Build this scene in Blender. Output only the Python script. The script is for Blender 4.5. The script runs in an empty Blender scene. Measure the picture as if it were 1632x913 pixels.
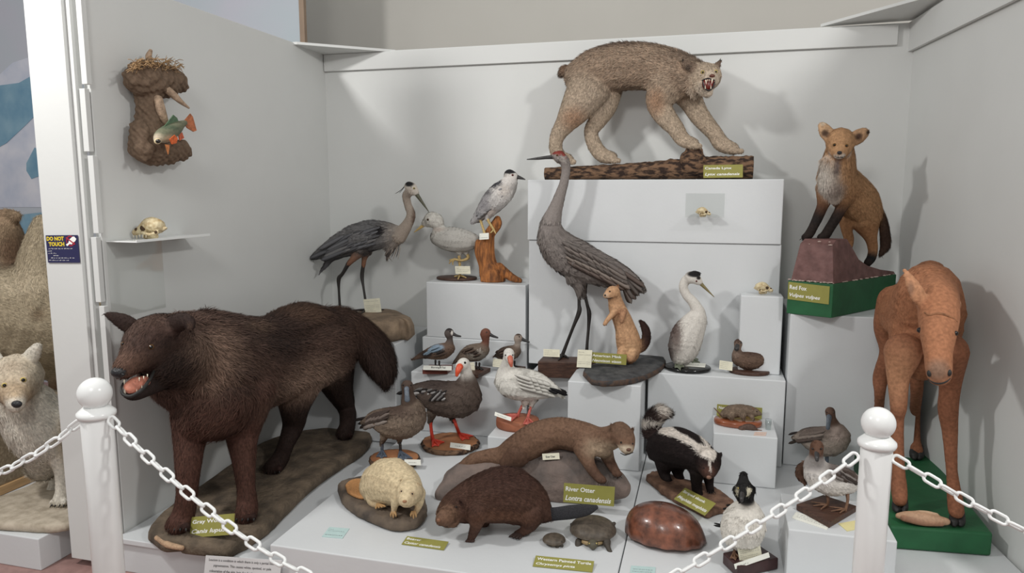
import bpy, bmesh, math, random
import numpy as np
from mathutils import Vector, Matrix
from mathutils.bvhtree import BVHTree
random.seed(7)
rng = np.random.default_rng(11)
scene = bpy.context.scene
COL = scene.collection

# ------------------------------------------------------------------ camera
F = 1150.0; CX, CY = 816.0, 456.5
TH = math.atan(156/1150.0); PS = math.atan(314/math.hypot(1150, 156))
CAM = np.array([0.0, 0.0, 1.5])
FW = np.array([-math.sin(PS)*math.cos(TH), math.cos(PS)*math.cos(TH), -math.sin(TH)])
RT = np.array([math.cos(PS), math.sin(PS), 0.0])
UP = np.cross(RT, FW)
cd = bpy.data.cameras.new('camera'); cam = bpy.data.objects.new('camera', cd); COL.objects.link(cam)
cd.sensor_width = 36; cd.sensor_fit = 'HORIZONTAL'; cd.lens = F/1632*36; cd.clip_start = 0.05
cam.matrix_world = Matrix(((RT[0], UP[0], -FW[0], 0), (RT[1], UP[1], -FW[1], 0), (RT[2], UP[2], -FW[2], 1.5), (0, 0, 0, 1)))
scene.camera = cam
scene.view_settings.view_transform = 'Standard'; scene.view_settings.look = 'None'
scene.view_settings.gamma = 1; scene.view_settings.use_curve_mapping = False
scene.view_settings.exposure = 0.17
# ------------------------------------------------------------------ light
w = bpy.data.worlds.new('world'); scene.world = w; w.use_nodes = True
w.node_tree.nodes['Background'].inputs[0].default_value = (1.0, 1.0, 0.985, 1)
w.node_tree.nodes['Background'].inputs[1].default_value = 0.40
def lamp(name, loc, aim, power, size, color=(1, .985, .962)):
    l = bpy.data.lights.new(name, 'AREA'); l.shape = 'DISK'; l.size = size; l.energy = power; l.color = color
    o = bpy.data.objects.new(name, l); COL.objects.link(o); o.location = loc
    o.rotation_euler = (Vector(aim)-Vector(loc)).to_track_quat('-Z', 'Y').to_euler()
    return o
lamp('track_light', (-2.85, 1.0, 3.15), (-.7, 3.6, 0.9), 46, .28)
lamp('track_light', (1.75, 1.0, 3.1), (-.7, 3.6, 0.9), 36, .28)
lamp('track_light', (-.6, -0.9, 3.3), (-.6, 2.9, 0.6), 30, .8)

# ------------------------------------------------------------------ geometry of the view (only used to read sizes off the photograph)
def ray(px, py): return FW*F+RT*(px-CX)-UP*(py-CY)
def PY(px, py, Y): r = ray(px, py); return CAM+r*(Y/r[1])
def PZ(px, py, Z): r = ray(px, py); return CAM+r*((Z-1.5)/r[2])
def PX(px, py, X): r = ray(px, py); return CAM+r*(X/r[0])
def pyz(px, Y, Z):
    """picture row where height Z is met at depth Y"""
    lo, hi = 305.0, 1400.0
    for _ in range(40):
        m = (lo+hi)/2
        if PZ(px, m, Z)[1] > Y: lo = m
        else: hi = m
    return lo
def YZ(px, py, Z): return float(PZ(px, py, Z)[1])
def sc(p): return float(np.dot(np.asarray(p)-CAM, FW))/F

# ------------------------------------------------------------------ materials
def nd(t, typ, **kw):
    n = t.nodes.new(typ)
    for k, v in kw.items(): setattr(n, k, v)
    return n
def mat(name, col, rough=.5, ns=30, na=.15, bump=0.0, metal=0, spec=.5, col2=None, detail=6, stretch=None, trans=0, coat=0, bs=None, ior=1.45, contrast=None):
    m = bpy.data.materials.new(name); m.use_nodes = True; t = m.node_tree; b = t.nodes['Principled BSDF']
    b.inputs['Roughness'].default_value = rough; b.inputs['Metallic'].default_value = metal
    b.inputs['Specular IOR Level'].default_value = spec; b.inputs['IOR'].default_value = ior
    if trans: b.inputs['Transmission Weight'].default_value = trans
    if coat: b.inputs['Coat Weight'].default_value = coat; b.inputs['Coat Roughness'].default_value = .08
    tc = nd(t, 'ShaderNodeTexCoord'); mp = nd(t, 'ShaderNodeMapping'); t.links.new(tc.outputs['Object'], mp.inputs[0])
    if stretch: mp.inputs['Scale'].default_value = stretch
    nz = nd(t, 'ShaderNodeTexNoise'); nz.inputs['Scale'].default_value = ns; nz.inputs['Detail'].default_value = detail
    t.links.new(mp.outputs[0], nz.inputs[0])
    rp = nd(t, 'ShaderNodeValToRGB'); t.links.new(nz.outputs[0], rp.inputs[0])
    c2 = col2 if col2 else tuple(c*(1-na) for c in col)
    c1 = col if col2 else tuple(min(1, c*(1+na)) for c in col)
    lo, hi = contrast or (.35, .65)
    rp.color_ramp.elements[0].position = lo; rp.color_ramp.elements[1].position = hi
    rp.color_ramp.elements[0].color = (*c2, 1); rp.color_ramp.elements[1].color = (*c1, 1)
    t.links.new(rp.outputs[0], b.inputs['Base Color'])
    if bump:
        n2 = nd(t, 'ShaderNodeTexNoise'); n2.inputs['Scale'].default_value = bs or ns*1.5; n2.inputs['Detail'].default_value = detail
        t.links.new(mp.outputs[0], n2.inputs[0])
        bp = nd(t, 'ShaderNodeBump'); bp.inputs['Strength'].default_value = bump; bp.inputs['Distance'].default_value = .01
        t.links.new(n2.outputs[0], bp.inputs['Height']); t.links.new(bp.outputs[0], b.inputs['Normal'])
    return m
def vmat(name, rough=.85, spec=.15, ns=60, na=.25, bump=.3, coat=0):
    m = bpy.data.materials.new(name); m.use_nodes = True; t = m.node_tree; b = t.nodes['Principled BSDF']
    b.inputs['Roughness'].default_value = rough; b.inputs['Specular IOR Level'].default_value = spec
    if coat: b.inputs['Coat Weight'].default_value = coat; b.inputs['Coat Roughness'].default_value = .12
    at = nd(t, 'ShaderNodeAttribute', attribute_name='Col')
    tc = nd(t, 'ShaderNodeTexCoord'); nz = nd(t, 'ShaderNodeTexNoise'); nz.inputs['Scale'].default_value = ns; nz.inputs['Detail'].default_value = 5
    t.links.new(tc.outputs['Object'], nz.inputs[0])
    mr = nd(t, 'ShaderNodeMapRange'); mr.inputs[1].default_value = .3; mr.inputs[2].default_value = .7
    mr.inputs[3].default_value = 1-na; mr.inputs[4].default_value = 1+na; t.links.new(nz.outputs[0], mr.inputs[0])
    mx = nd(t, 'ShaderNodeVectorMath', operation='SCALE'); t.links.new(at.outputs['Color'], mx.inputs[0]); t.links.new(mr.outputs[0], mx.inputs['Scale'])
    t.links.new(mx.outputs[0], b.inputs['Base Color'])
    if bump:
        bp = nd(t, 'ShaderNodeBump'); bp.inputs['Strength'].default_value = bump; bp.inputs['Distance'].default_value = .004
        t.links.new(nz.outputs[0], bp.inputs['Height']); t.links.new(bp.outputs[0], b.inputs['Normal'])
    return m
def S(r, g, b):   # 8-bit sRGB to linear
    f = lambda c: (c/255/12.92) if c/255 <= .04045 else ((c/255+.055)/1.055)**2.4
    return (f(r), f(g), f(b))
M = {}
M['fur'] = vmat('fur', .8, .2, 90, .22, .4)
M['feather'] = vmat('feather', .75, .25, 140, .10, .15)
M['skin'] = vmat('skin', .6, .35, 120, .15, .25)
M['wallwhite'] = mat('wall_paint', (.66, .67, .655), .55, 3, .015, .04, bs=40)
M['plinth'] = mat('plinth_paint', (.655, .675, .685), .42, 5, .015, .05, bs=60)
M['postwhite'] = mat('gloss_white_plastic', (.84, .85, .84), .22, 8, .01)
M['roomwall'] = mat('room_wall_paint', (.62, .60, .55), .7, 2, .02)
M['floor'] = mat('floor_vinyl', S(150, 118, 112), .4, 25, .12)
M['black'] = mat('black_gloss', (.012, .012, .012), .12, 50, .1)
M['matblack'] = mat('black_matte', (.02, .019, .018), .6, 50, .3)
M['nose'] = mat('wet_nose', (.018, .018, .02), .3, 300, .3, .3)
M['amber'] = mat('amber_eye', S(120, 85, 35), .08, 50, .2)
M['browneye'] = mat('brown_eye', S(88, 62, 34), .08, 50, .2)
M['yelloweye'] = mat('yellow_eye', S(190, 170, 100), .1, 50, .2)
M['darkeye'] = mat('dark_eye', (.012, .009, .008), .06, 50, .1)
M['redeye'] = mat('red_eye', S(110, 30, 20), .08, 50, .1)
M['pink'] = mat('tongue_pink', S(214, 140, 118), .35, 60, .2, .2)
M['mouth'] = mat('mouth_red', S(110, 35, 25), .35, 60, .3, .2)
M['teeth'] = mat('teeth_ivory', S(226, 218, 196), .3, 100, .08)
M['green_card'] = mat('green_card', S(148, 144, 74), .55, 40, .03)
M['cardwhite'] = mat('card_white', S(236, 236, 226), .6, 40, .03)
M['cream'] = mat('card_cream', S(222, 218, 196), .7, 40, .05)
M['ink'] = mat('ink_black', (.05, .05, .055), .6, 40, .1)
M['inkgray'] = mat('ink_gray', (.16, .16, .16), .6, 40, .1)
M['letters'] = mat('letter_white', (.9, .9, .86), .6, 40, .02)
M['mint'] = mat('mint_paper', S(186, 210, 208), .6, 40, .04)
M['bark'] = mat('bark', S(122, 94, 72), .9, 60, .5, 1.0, col2=S(48, 34, 27), stretch=(.4, 1, 1), contrast=(.42, .58), bs=60)
M['darkwood'] = mat('dark_wood', S(84, 58, 46), .5, 18, .3, .15, col2=S(58, 38, 30), stretch=(1, 8, 8))
M['redwood'] = mat('reddish_wood', S(120, 66, 44), .4, 18, .3, .1, col2=S(84, 44, 30), stretch=(1, 6, 6))
M['rock_brown'] = mat('brown_base', S(118, 103, 86), .9, 14, .3, .8, col2=S(78, 68, 57), bs=60)
M['rock_grey'] = mat('grey_rock', S(128, 112, 104), .85, 9, .3, .7, col2=S(92, 84, 80), bs=45)
M['rock_dark'] = mat('dark_rock', S(82, 82, 82), .85, 22, .3, 1.0, col2=S(52, 53, 55), bs=50)
M['rock_tan'] = mat('tan_rock', S(150, 130, 108), .9, 14, .3, .7, col2=S(112, 96, 80), bs=50)
M['drift'] = mat('driftwood', S(176, 112, 60), .8, 22, .4, .8, col2=S(104, 64, 36), stretch=(3, 3, .7), bs=40)
M['cutwood'] = mat('cut_wood', S(170, 118, 80), .7, 14, .2, .2, col2=S(138, 90, 58))
M['green'] = mat('green_paint', S(34, 92, 56), .55, 12, .12, .12, bs=30)
M['bone'] = mat('bone', S(214, 200, 164), .6, 60, .2, .3, col2=S(160, 134, 92), contrast=(.3, .6))
def clearmat(name, amt=.08, tint=(.985, .99, .985)):
    m = bpy.data.materials.new(name); m.use_nodes = True; t = m.node_tree; t.nodes.remove(t.nodes['Principled BSDF'])
    a = nd(t, 'ShaderNodeBsdfTransparent'); a.inputs[0].default_value = (*tint, 1); g = nd(t, 'ShaderNodeBsdfGlossy'); g.inputs['Roughness'].default_value = .05
    mx = nd(t, 'ShaderNodeMixShader'); mx.inputs[0].default_value = amt
    t.links.new(a.outputs[0], mx.inputs[1]); t.links.new(g.outputs[0], mx.inputs[2]); t.links.new(mx.outputs[0], t.nodes['Material Output'].inputs[0]); return m
M['clear'] = clearmat('clear_acrylic'); M['glass'] = clearmat('clear_glass', tint=(.90, .92, .92))

# ------------------------------------------------------------------ objects
def tone(c):
    """old, dusty mounts: a little greyer, dark coats a little darker"""
    l = (c@np.array([.3, .6, .1]))[:, None]; k = .80+.22*np.clip(l/.45, 0, 1); return np.clip((l+(c-l)*.80)*k, 0, 1)
SKIN = [None]
def snap(px, py, Y, r=0.0):
    """depth at which the last built body's skin is met along this sight line"""
    if SKIN[0] is None: return Y
    d = Vector(unit(ray(px, py))); h = SKIN[0].ray_cast(Vector(CAM), d)
    if h[0] is None or abs(h[0][1]-Y) > .16: return Y
    return h[0][1]+r
OFF = {}
def tag(o, label=None, cat=None, group=None, kind=None):
    if label: o['label'] = label
    if cat: o['category'] = cat
    if group: o['group'] = group
    if kind: o['kind'] = kind
    return o
def root(name, label, cat, loc, group=None):
    o = bpy.data.objects.new(name, None); COL.objects.link(o); o.empty_display_size = .05
    loc = tuple(float(a) for a in loc); o.location = loc; OFF[o.name] = np.array(loc)
    return tag(o, label, cat, group)
def obj(name, verts, faces, m, parent=None, smooth=True, cols=None, label=None, mats=None, midx=None):
    """verts in world coordinates"""
    off = OFF[parent.name] if parent is not None else np.zeros(3)
    v = np.asarray(verts, dtype=np.float64)-off
    me = bpy.data.meshes.new(name)
    me.from_pydata(v.tolist(), [], [list(map(int, f)) for f in faces])
    if smooth: me.polygons.foreach_set('use_smooth', [True]*len(me.polygons))
    for mm in (mats or [m]): me.materials.append(mm)
    if midx is not None: me.polygons.foreach_set('material_index', list(midx))
    if cols is not None:
        a = me.color_attributes.new('Col', 'FLOAT_COLOR', 'POINT')
        c = np.ones((len(v), 4)); c[:, :3] = tone(np.asarray(cols, float)); a.data.foreach_set('color', c.ravel())
    me.update()
    o = bpy.data.objects.new(name, me); COL.objects.link(o)
    if parent is not None: o.parent = parent; OFF[o.name] = off
    else: OFF[o.name] = np.zeros(3)
    if label: o['label'] = label
    return o
def top(o, label, cat, group=None):
    """a single-mesh thing: put its origin at its base"""
    me = o.data; n = len(me.vertices); v = np.empty(n*3); me.vertices.foreach_get('co', v); v = v.reshape(-1, 3)
    c = np.array([(v[:, 0].min()+v[:, 0].max())/2, (v[:, 1].min()+v[:, 1].max())/2, v[:, 2].min()])
    me.vertices.foreach_set('co', (v-c).ravel()); me.update(); o.location = c.tolist(); OFF[o.name] = c
    return tag(o, label, cat, group)
class MB:
    """collects pieces of ONE mesh"""
    def __init__(s): s.v = []; s.f = []; s.n = 0; s.m = []; s.mats = []; s.cur = 0
    def add(s, v, f, m=None):
        if m is not None:
            if m not in s.mats: s.mats.append(m)
            k = s.mats.index(m)
        else: k = 0
        s.v.append(np.asarray(v, float).reshape(-1, 3)); s.f += [[i+s.n for i in q] for q in f]; s.m += [k]*len(f); s.n += len(s.v[-1]); return s
    def box(s, x0, x1, y0, y1, z0, z1, m=None):
        v = [(x, y, z) for x in (x0, x1) for y in (y0, y1) for z in (z0, z1)]
        return s.add(v, [(0, 1, 3, 2), (4, 6, 7, 5), (0, 4, 5, 1), (2, 3, 7, 6), (0, 2, 6, 4), (1, 5, 7, 3)], m)
    def build(s, name, m, parent=None, smooth=False, bevel=0, **k):
        mats = s.mats if s.mats else [m]
        o = obj(name, np.vstack(s.v), s.f, m, parent, smooth, mats=mats, midx=s.m, **k)
        if bevel:
            b = o.modifiers.new('bevel', 'BEVEL'); b.width = bevel; b.segments = 2; b.limit_method = 'ANGLE'
        return o
def box(name, x0, x1, y0, y1, z0, z1, m, parent=None, bevel=.003, **k):
    return MB().box(x0, x1, y0, y1, z0, z1).build(name, m, parent, bevel=bevel, **k)

def cr(pts, n):
    """Catmull-Rom through rows of pts, n samples a span"""
    p = np.asarray(pts, float)
    if len(p) == 2: t = np.linspace(0, 1, n+1)[:, None]; return p[0]*(1-t)+p[1]*t
    q = np.vstack([2*p[0]-p[1], p, 2*p[-1]-p[-2]]); out = []
    for i in range(1, len(q)-2):
        t = np.linspace(0, 1, n, endpoint=False)[:, None]
        a, b, c, d = q[i-1], q[i], q[i+1], q[i+2]
        out.append(.5*((2*b)+(-a+c)*t+(2*a-5*b+4*c-d)*t*t+(-a+3*b-3*c+d)*t**3))
    out.append(p[-1][None]); return np.vstack(out)
def unit(v): v = np.asarray(v, float); return v/(np.linalg.norm(v, axis=-1, keepdims=True)+1e-12)
def loft_data(P, R, flat=1.0, seg=12, ref=None, cap=True):
    """tube along world points P with radii R; flat squashes it along ref (default: the view direction)"""
    P = np.asarray(P, float); R = np.asarray(R, float); n = len(P)
    ref = FW if ref is None else np.asarray(ref, float)
    T = unit(np.gradient(P, axis=0)); fl = np.broadcast_to(np.asarray(flat, float), (n,))
    v = []; prev = None
    for i in range(n):
        b = ref-T[i]*np.dot(ref, T[i])
        if np.linalg.norm(b) < .25 and prev is not None: b = prev-T[i]*np.dot(prev, T[i])
        b = unit(b); prev = b; a = np.cross(T[i], b)
        th = np.linspace(0, 2*math.pi, seg, endpoint=False)
        v.append(P[i]+R[i]*(np.cos(th)[:, None]*a+fl[i]*np.sin(th)[:, None]*b))
    v = np.vstack(v); f = []
    for i in range(n-1):
        for j in range(seg):
            k = (j+1) % seg; f.append((i*seg+j, i*seg+k, (i+1)*seg+k, (i+1)*seg+j))
    if cap:
        f.append(tuple(range(seg))[::-1]); f.append(tuple((n-1)*seg+j for j in range(seg)))
    return v, f
def W(pts):
    """[(px,py,Y,r)] -> world points, world radii"""
    P = np.array([PY(a[0], a[1], a[2]) for a in pts]); R = np.array([a[3]*sc(p) for a, p in zip(pts, P)])
    return P, R
def loft(name, pts, m, parent, flat=1, n=6, seg=12, ref=None, mb=None, label=None, round_end=True):
    if name in ('mouth_line', 'forehead_seam'): pts = [(a[0], a[1], snap(a[0], a[1], a[2]), a[3]) for a in pts]
    P, R = W(pts); PR = cr(np.column_stack([P, R]), n); PR[:, 3] = np.maximum(PR[:, 3], 2e-4)
    if round_end:
        for e, d in ((0, 1), (-1, -1)):
            a = PR[e].copy(); t = unit(a[:3]-PR[e+d][:3]); r = a[3]
            ex = []
            for q in (.5, .87, 1.0):
                b = a.copy(); b[:3] = a[:3]+t*r*q*.9; b[3] = r*math.sqrt(max(0, 1-q*q))+1e-4; ex.append(b)
            PR = np.vstack([ex[::-1], PR]) if e == 0 else np.vstack([PR, ex])
    v, f = loft_data(PR[:, :3], PR[:, 3], flat, seg, ref)
    if mb is not None: mb.add(v, f, m); return mb
    return obj(name, v, f, m, parent, label=label)
_ico = {}
def ico(sub):
    if sub not in _ico:
        bm = bmesh.new(); bmesh.ops.create_icosphere(bm, subdivisions=sub, radius=1)
        _ico[sub] = (np.array([v.co[:] for v in bm.verts]), np.array([[v.index for v in f.verts] for f in bm.faces])); bm.free()
    return _ico[sub]
def ball(name, px, py, Y, r, m, parent, k=(1, 1, 1), mb=None, label=None, sub=3):
    """k: scale along picture-right, view, picture-up"""
    if name in ('eye', 'nose', 'nostril', 'eye_socket', 'nose_opening', 'ear_opening', 'pupil'): Y = snap(px, py, Y, r*sc(PY(px, py, Y))*(.25 if name == 'eye' else .1)*k[1])
    c = PY(px, py, Y); s = r*sc(c); v, f = ico(sub)
    B = np.array([RT, FW, UP]); vv = c+(v*np.array(k)*s)@B
    if mb is not None: mb.add(vv, f.tolist(), m); return mb
    return obj(name, vv, f.tolist(), m, parent, label=label)
def eye(px, py, Y, r, parent, iris='amber', name='eye'):
    """glass eye: iris ball with a pupil set in its front"""
    Y = snap(px, py, Y, r*sc(PY(px, py, Y))*.15)
    mb = MB(); ball('', px, py, Y, r, M[iris], None, mb=mb)
    ball('', px, py, Y-r*.55*sc(PY(px, py, Y)), r*.62, M['darkeye'], None, mb=mb)
    return mb.build(name, None, parent, smooth=True)

# ------------------------------------------------------------------ organic bodies: overlapping balls fused into one skin
class Body:
    def __init__(s): s.S = []; s.T = []; s.C = []; s.K = []; s.L = []
    def tube(s, pts, col=None, k=1.0, fl=1.0):
        """pts (px,py,Y,r[,colour]); fur runs from first to last"""
        P, R = W(pts); cs = [p[4] if len(p) > 4 else col for p in pts]
        D = cr(np.column_stack([P, R, np.array(cs)]), 16)
        acc = None; T = unit(np.gradient(D[:, :3], axis=0)) if len(D) > 1 else np.array([[0, 0, -1.]])
        for i in range(len(D)):
            p, r = D[i, :3], max(D[i, 3], .0012)
            if acc is None or np.linalg.norm(p-acc) > .22*r or i == len(D)-1:
                s.S.append([*p, r]); s.T.append(T[i]); s.C.append(np.clip(D[i, 4:7], 0, 1)); s.K.append(k); s.L.append(fl); acc = p
        return s
    def ball(s, px, py, Y, r, col, k=1.0, d=(0, 0, -1), fl=1.0):
        p = PY(px, py, Y); s.S.append([*p, r*sc(p)]); s.T.append(unit(d)); s.C.append(np.array(col)); s.K.append(k); s.L.append(fl); return s
    def q(s, V):
        S_ = np.array(s.S); K = np.array(s.K); out = np.empty((len(V), len(S_)))
        for a in range(0, len(V), 4000):
            d = V[a:a+4000, None, :]-S_[None, :, :3]; f = d@FW
            dd = (d**2).sum(-1)-f**2+(f/K)**2
            out[a:a+4000] = np.sqrt(np.maximum(dd, 0))/S_[:, 3]
        return out
    def build(s, name, parent, m, voxel=.005, smooth=6, paint=(), fur=None, label=None, disp=0, zmin=None):
        S_ = np.array(s.S); v0, f0 = ico(2); nv = len(v0)
        G = np.eye(3)[None]+(np.array(s.K)-1)[:, None, None]*np.outer(FW, FW)[None]
        vv = S_[:, None, :3]+S_[:, 3][:, None, None]*np.einsum('vj,sij->svi', v0, G)
        ff = (f0[None]+(np.arange(len(S_))*nv)[:, None, None]).reshape(-1, 3)
        me = bpy.data.meshes.new('tmp'); me.from_pydata(vv.reshape(-1, 3).tolist(), [], ff.tolist())
        o = bpy.data.objects.new('tmp', me); COL.objects.link(o)
        md = o.modifiers.new('r', 'REMESH'); md.mode = 'VOXEL'; md.voxel_size = voxel
        dg = bpy.context.evaluated_depsgraph_get(); r = bpy.data.meshes.new_from_object(o.evaluated_get(dg))
        V = np.empty(len(r.vertices)*3); r.vertices.foreach_get('co', V); V = V.reshape(-1, 3)
        E = np.empty(len(r.edges)*2, dtype=np.int64); r.edges.foreach_get('vertices', E); E = E.reshape(-1, 2)
        Fq = [list(p.vertices) for p in r.polygons]
        bpy.data.objects.remove(o); bpy.data.meshes.remove(me)
        n = len(V); deg = np.bincount(E.ravel(), minlength=n).astype(float)
        for it in range(smooth*2):
            lam = .6 if it % 2 == 0 else -.55
            A = np.zeros_like(V)
            for c in range(3):
                A[:, c] = np.bincount(E[:, 0], V[E[:, 1], c], n)+np.bincount(E[:, 1], V[E[:, 0], c], n)
            V = V+lam*(A/deg[:, None]-V)
        if disp:
            d_ = np.sin(V[:, 0]*70+2)*np.sin(V[:, 1]*83)*np.sin(V[:, 2]*77)+.6*np.sin(V[:, 0]*190+V[:, 2]*160)*np.sin(V[:, 1]*170+V[:, 2]*60); c_ = V-np.roll(V, 1, 0); V = V+unit(V-np.array(s.S)[s.q(V).argmin(1), :3])*(d_*disp)[:, None]
        if zmin is not None: V[:, 2] = np.maximum(V[:, 2], zmin)
        SKIN[0] = BVHTree.FromPolygons(V.tolist(), Fq)
        q = s.q(V); qm = q.min(1, keepdims=True); w_ = np.exp(-9*(q-qm)); w_ /= w_.sum(1, keepdims=True)
        C = w_@np.array(s.C); T = w_@np.array(s.T); L = w_@np.array(s.L)
        for pt in paint:
            px, py, Y, rr, col = pt[:5]; soft = pt[5] if len(pt) > 5 else .3; kx = pt[6] if len(pt) > 6 else (1, 1, 1)
            c = PY(px, py, Y); d = (V-c)/(rr*sc(c)); dd = np.sqrt((d@RT/kx[0])**2+(d@FW/kx[1])**2+(d@UP/kx[2])**2)
            t = np.clip((1+soft-dd)/(2*soft), 0, 1); t = t*t*(3-2*t)
            C = C*(1-t[:, None])+np.array(col)*t[:, None]
        faces = Fq; cols = C
        if fur:
            r2 = rng
            tri = np.array([f[:3] for f in Fq]); quad = np.array([[f[0], f[2], f[3]] for f in Fq if len(f) == 4])
            tri = np.vstack([tri, quad]) if len(quad) else tri
            a, b, c = V[tri[:, 0]], V[tri[:, 1]], V[tri[:, 2]]
            cn = np.cross(b-a, c-a); ar = np.linalg.norm(cn, axis=1); nr = cn/(ar[:, None]+1e-12)
            vn = np.zeros_like(V)
            for j in range(3):
                for k in range(3): vn[:, k] += np.bincount(tri[:, j], cn[:, k], n)
            vn = unit(vn)
            face_cam = (nr@FW) < .35
            pr = ar*np.where(face_cam, 1, .35); N = fur['n']
            idx = r2.choice(len(tri), N, p=pr/pr.sum()); u = r2.random((N, 2)); fl_ = u.sum(1) > 1; u[fl_] = 1-u[fl_]
            p = a[idx]+(b-a)[idx]*u[:, :1]+(c-a)[idx]*u[:, 1:]
            vi = tri[idx, 0]; nn = vn[vi]; t = T[vi]
            t = t+np.array([0, 0, -fur.get('droop', .25)])+r2.normal(0, fur.get('jit', .25), (N, 3))
            t = unit(t-nn*(t*nn).sum(1, keepdims=True))
            lift = fur.get('lift', .25)*(0.6+.8*r2.random((N, 1)))
            ln = fur['len']*L[vi][:, None]*(0.6+.7*r2.random((N, 1))); wd = fur['wid']*(0.7+.6*r2.random((N, 1)))*np.minimum(1, .4+.6*L[vi][:, None])
            side = unit(np.cross(t, nn)); d1 = unit(t+nn*lift); d2 = unit(t+nn*lift*.2)
            base = p-nn*.001; rd = fur.get('round', 0)
            m1 = base+d1*ln*.55; tip = m1+d2*ln*.45
            if rd:
                vs = np.stack([base-side*wd*.35, base+side*wd*.35, m1+side*wd*.5, m1-side*wd*.5, tip+side*wd*.22-d2*ln*.08, tip-side*wd*.22-d2*ln*.08, tip], 1)
                fb = np.array([[0, 1, 2, 3], [3, 2, 4, 5], [5, 4, 6, 6]]); nvb = 7
            else:
                vs = np.stack([base-side*wd*.5, base+side*wd*.5, m1+side*wd*.35, m1-side*wd*.35, tip], 1)
                nvb = 5; fb = None
            o0 = (n+np.arange(N)*nvb)
            if rd:
                f1 = np.stack([o0, o0+1, o0+2, o0+3], 1); f2 = np.stack([o0+3, o0+2, o0+4, o0+5], 1); f3 = np.stack([o0+5, o0+4, o0+6], 1)
                faces = faces+f1.tolist()+f2.tolist()+f3.tolist()
            else:
                f1 = np.stack([o0, o0+1, o0+2, o0+3], 1); f3 = np.stack([o0+3, o0+2, o0+4], 1)
                faces = faces+f1.tolist()+f3.tolist()
            var = fur.get('var', .3); cc = C[vi]*(1-var+2*var*r2.random((N, 1)))
            tipc = fur.get('tip')
            cb = np.repeat(cc[:, None, :], nvb, 1)
            if tipc is not None: tm = fur.get('tipmix', .5); cb[:, -1] = cb[:, -1]*(1-tm)+np.array(tipc)*tm
            if rd and fur.get('edge', 0): cb[:, 4:7] *= (1-fur['edge'])
            V = np.vstack([V, vs.reshape(-1, 3)]); cols = np.vstack([C, np.clip(cb.reshape(-1, 3), 0, 1)])
        return obj(name, V, faces, m, parent, True, cols=cols, label=label)
def leaves(name, items, m, parent, cols=None, mb=None, th=.0012):
    """long feathers: items (x0,y0,Y0,x1,y1,Y1,width_px[,bend_px]) each a slim pointed vane with a little thickness"""
    V = []; Fc = []; C = []
    for k, it in enumerate(items):
        a, b = PY(*it[:3]), PY(*it[3:6]); wd = it[6]*sc(a); bend = (it[7] if len(it) > 7 else 0)*sc(a)
        t = unit(b-a); s_ = unit(np.cross(t, FW)); nn = unit(np.cross(s_, t)); 
        if np.dot(nn, FW) > 0: nn = -nn
        ns = 8; base = len(V)
        for i in range(ns+1):
            u = i/ns; wv = wd*.5*(math.sin(min(1, u*2.2)*math.pi/2)*.75+.25)*(1 if u < .75 else math.sqrt(max(0.0, 1-((u-.75)/.25)**2))+.02)
            c = a+(b-a)*u+s_*bend*math.sin(u*math.pi)
            V += [c-s_*wv, c+nn*(wv*.13+th), c+s_*wv, c-nn*th]
        col = cols[k % len(cols)] if cols else (.2, .2, .2)
        C += [col]*(4*(ns+1))
        for i in range(ns):
            for j in range(4):
                q = (j+1) % 4; Fc.append((base+i*4+j, base+i*4+q, base+(i+1)*4+q, base+(i+1)*4+j))
        Fc.append((base, base+3, base+2, base+1)); e = base+ns*4; Fc.append((e, e+1, e+2, e+3))
    return obj(name, V, Fc, m, parent, True, cols=np.array(C))

def slab(name, outline, z, thick, m, parent=None, n=6, bulge=.12, rough=0.0, label=None, closed_smooth=True, side=None, mb_only=False, dome=0):
    """a board/rock whose top outline is read at height z; pixels -> plane z"""
    p = np.array([PZ(a[0], a[1], z)[:2] for a in outline])
    if closed_smooth:
        q = np.vstack([p[-2:], p, p[:2]]); p = cr(q, n)[2*n:-2*n-1]
        if len(p) > 1 and np.linalg.norm(p[0]-p[-1]) < 1e-6: p = p[:-1]
    k = len(p); cen = p.mean(0)
    if rough: p = cen+(p-cen)*(1+rng.normal(0, rough, (k, 1)))
    r = np.linalg.norm(p-cen, axis=1).mean(); e = min(thick*.3, r*.12)
    rings = []; 
    def ring(s_, z_): 
        d = unit(p-cen); return np.column_stack([p+d*s_, np.full(k, z_)])
    rings.append(ring(-e*.2, z-thick)); rings.append(ring(e*.3+bulge*thick, z-thick*.8)); rings.append(ring(e*.1+bulge*thick, z-thick*.35)); rings.append(ring(0, z-e*.35)); rings.append(ring(-e, z))
    inner = []
    for s_ in (.75, .5, .25):
        inner.append(np.column_stack([cen+(p-cen)*s_*(1-e/r), np.full(k, z+dome*(1-s_*s_))]))
    rings += inner
    V = np.vstack(rings+[np.array([[*cen, z+dome]])]); Fc = []; mi = []
    for i in range(len(rings)-1):
        for j in range(k):
            q = (j+1) % k; Fc.append((i*k+j, i*k+q, (i+1)*k+q, (i+1)*k+j)); mi.append(1 if (i < 3 and side) else 0)
    for j in range(k): Fc.append(((len(rings)-1)*k+j, (len(rings)-1)*k+(j+1) % k, len(V)-1)); mi.append(0)
    Fc.append(tuple(range(k))[::-1]); mi.append(1 if side else 0)
    return obj(name, V, Fc, m, parent, True, mats=[m, side] if side else [m], midx=mi, label=label)
def prism(name, pts_top, dz, m, parent=None, bevel=.002, label=None):
    """polygon given in world xyz, extruded down by dz"""
    p = np.array(pts_top, float); k = len(p); V = np.vstack([p, p-np.array([0, 0, dz])])
    Fc = [tuple(range(k)), tuple(range(2*k-1, k-1, -1))]+[(i, i+k, (i+1) % k+k, (i+1) % k) for i in range(k)]
    return MB().add(V, Fc).build(name, m, parent, bevel=bevel, label=label)

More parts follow.
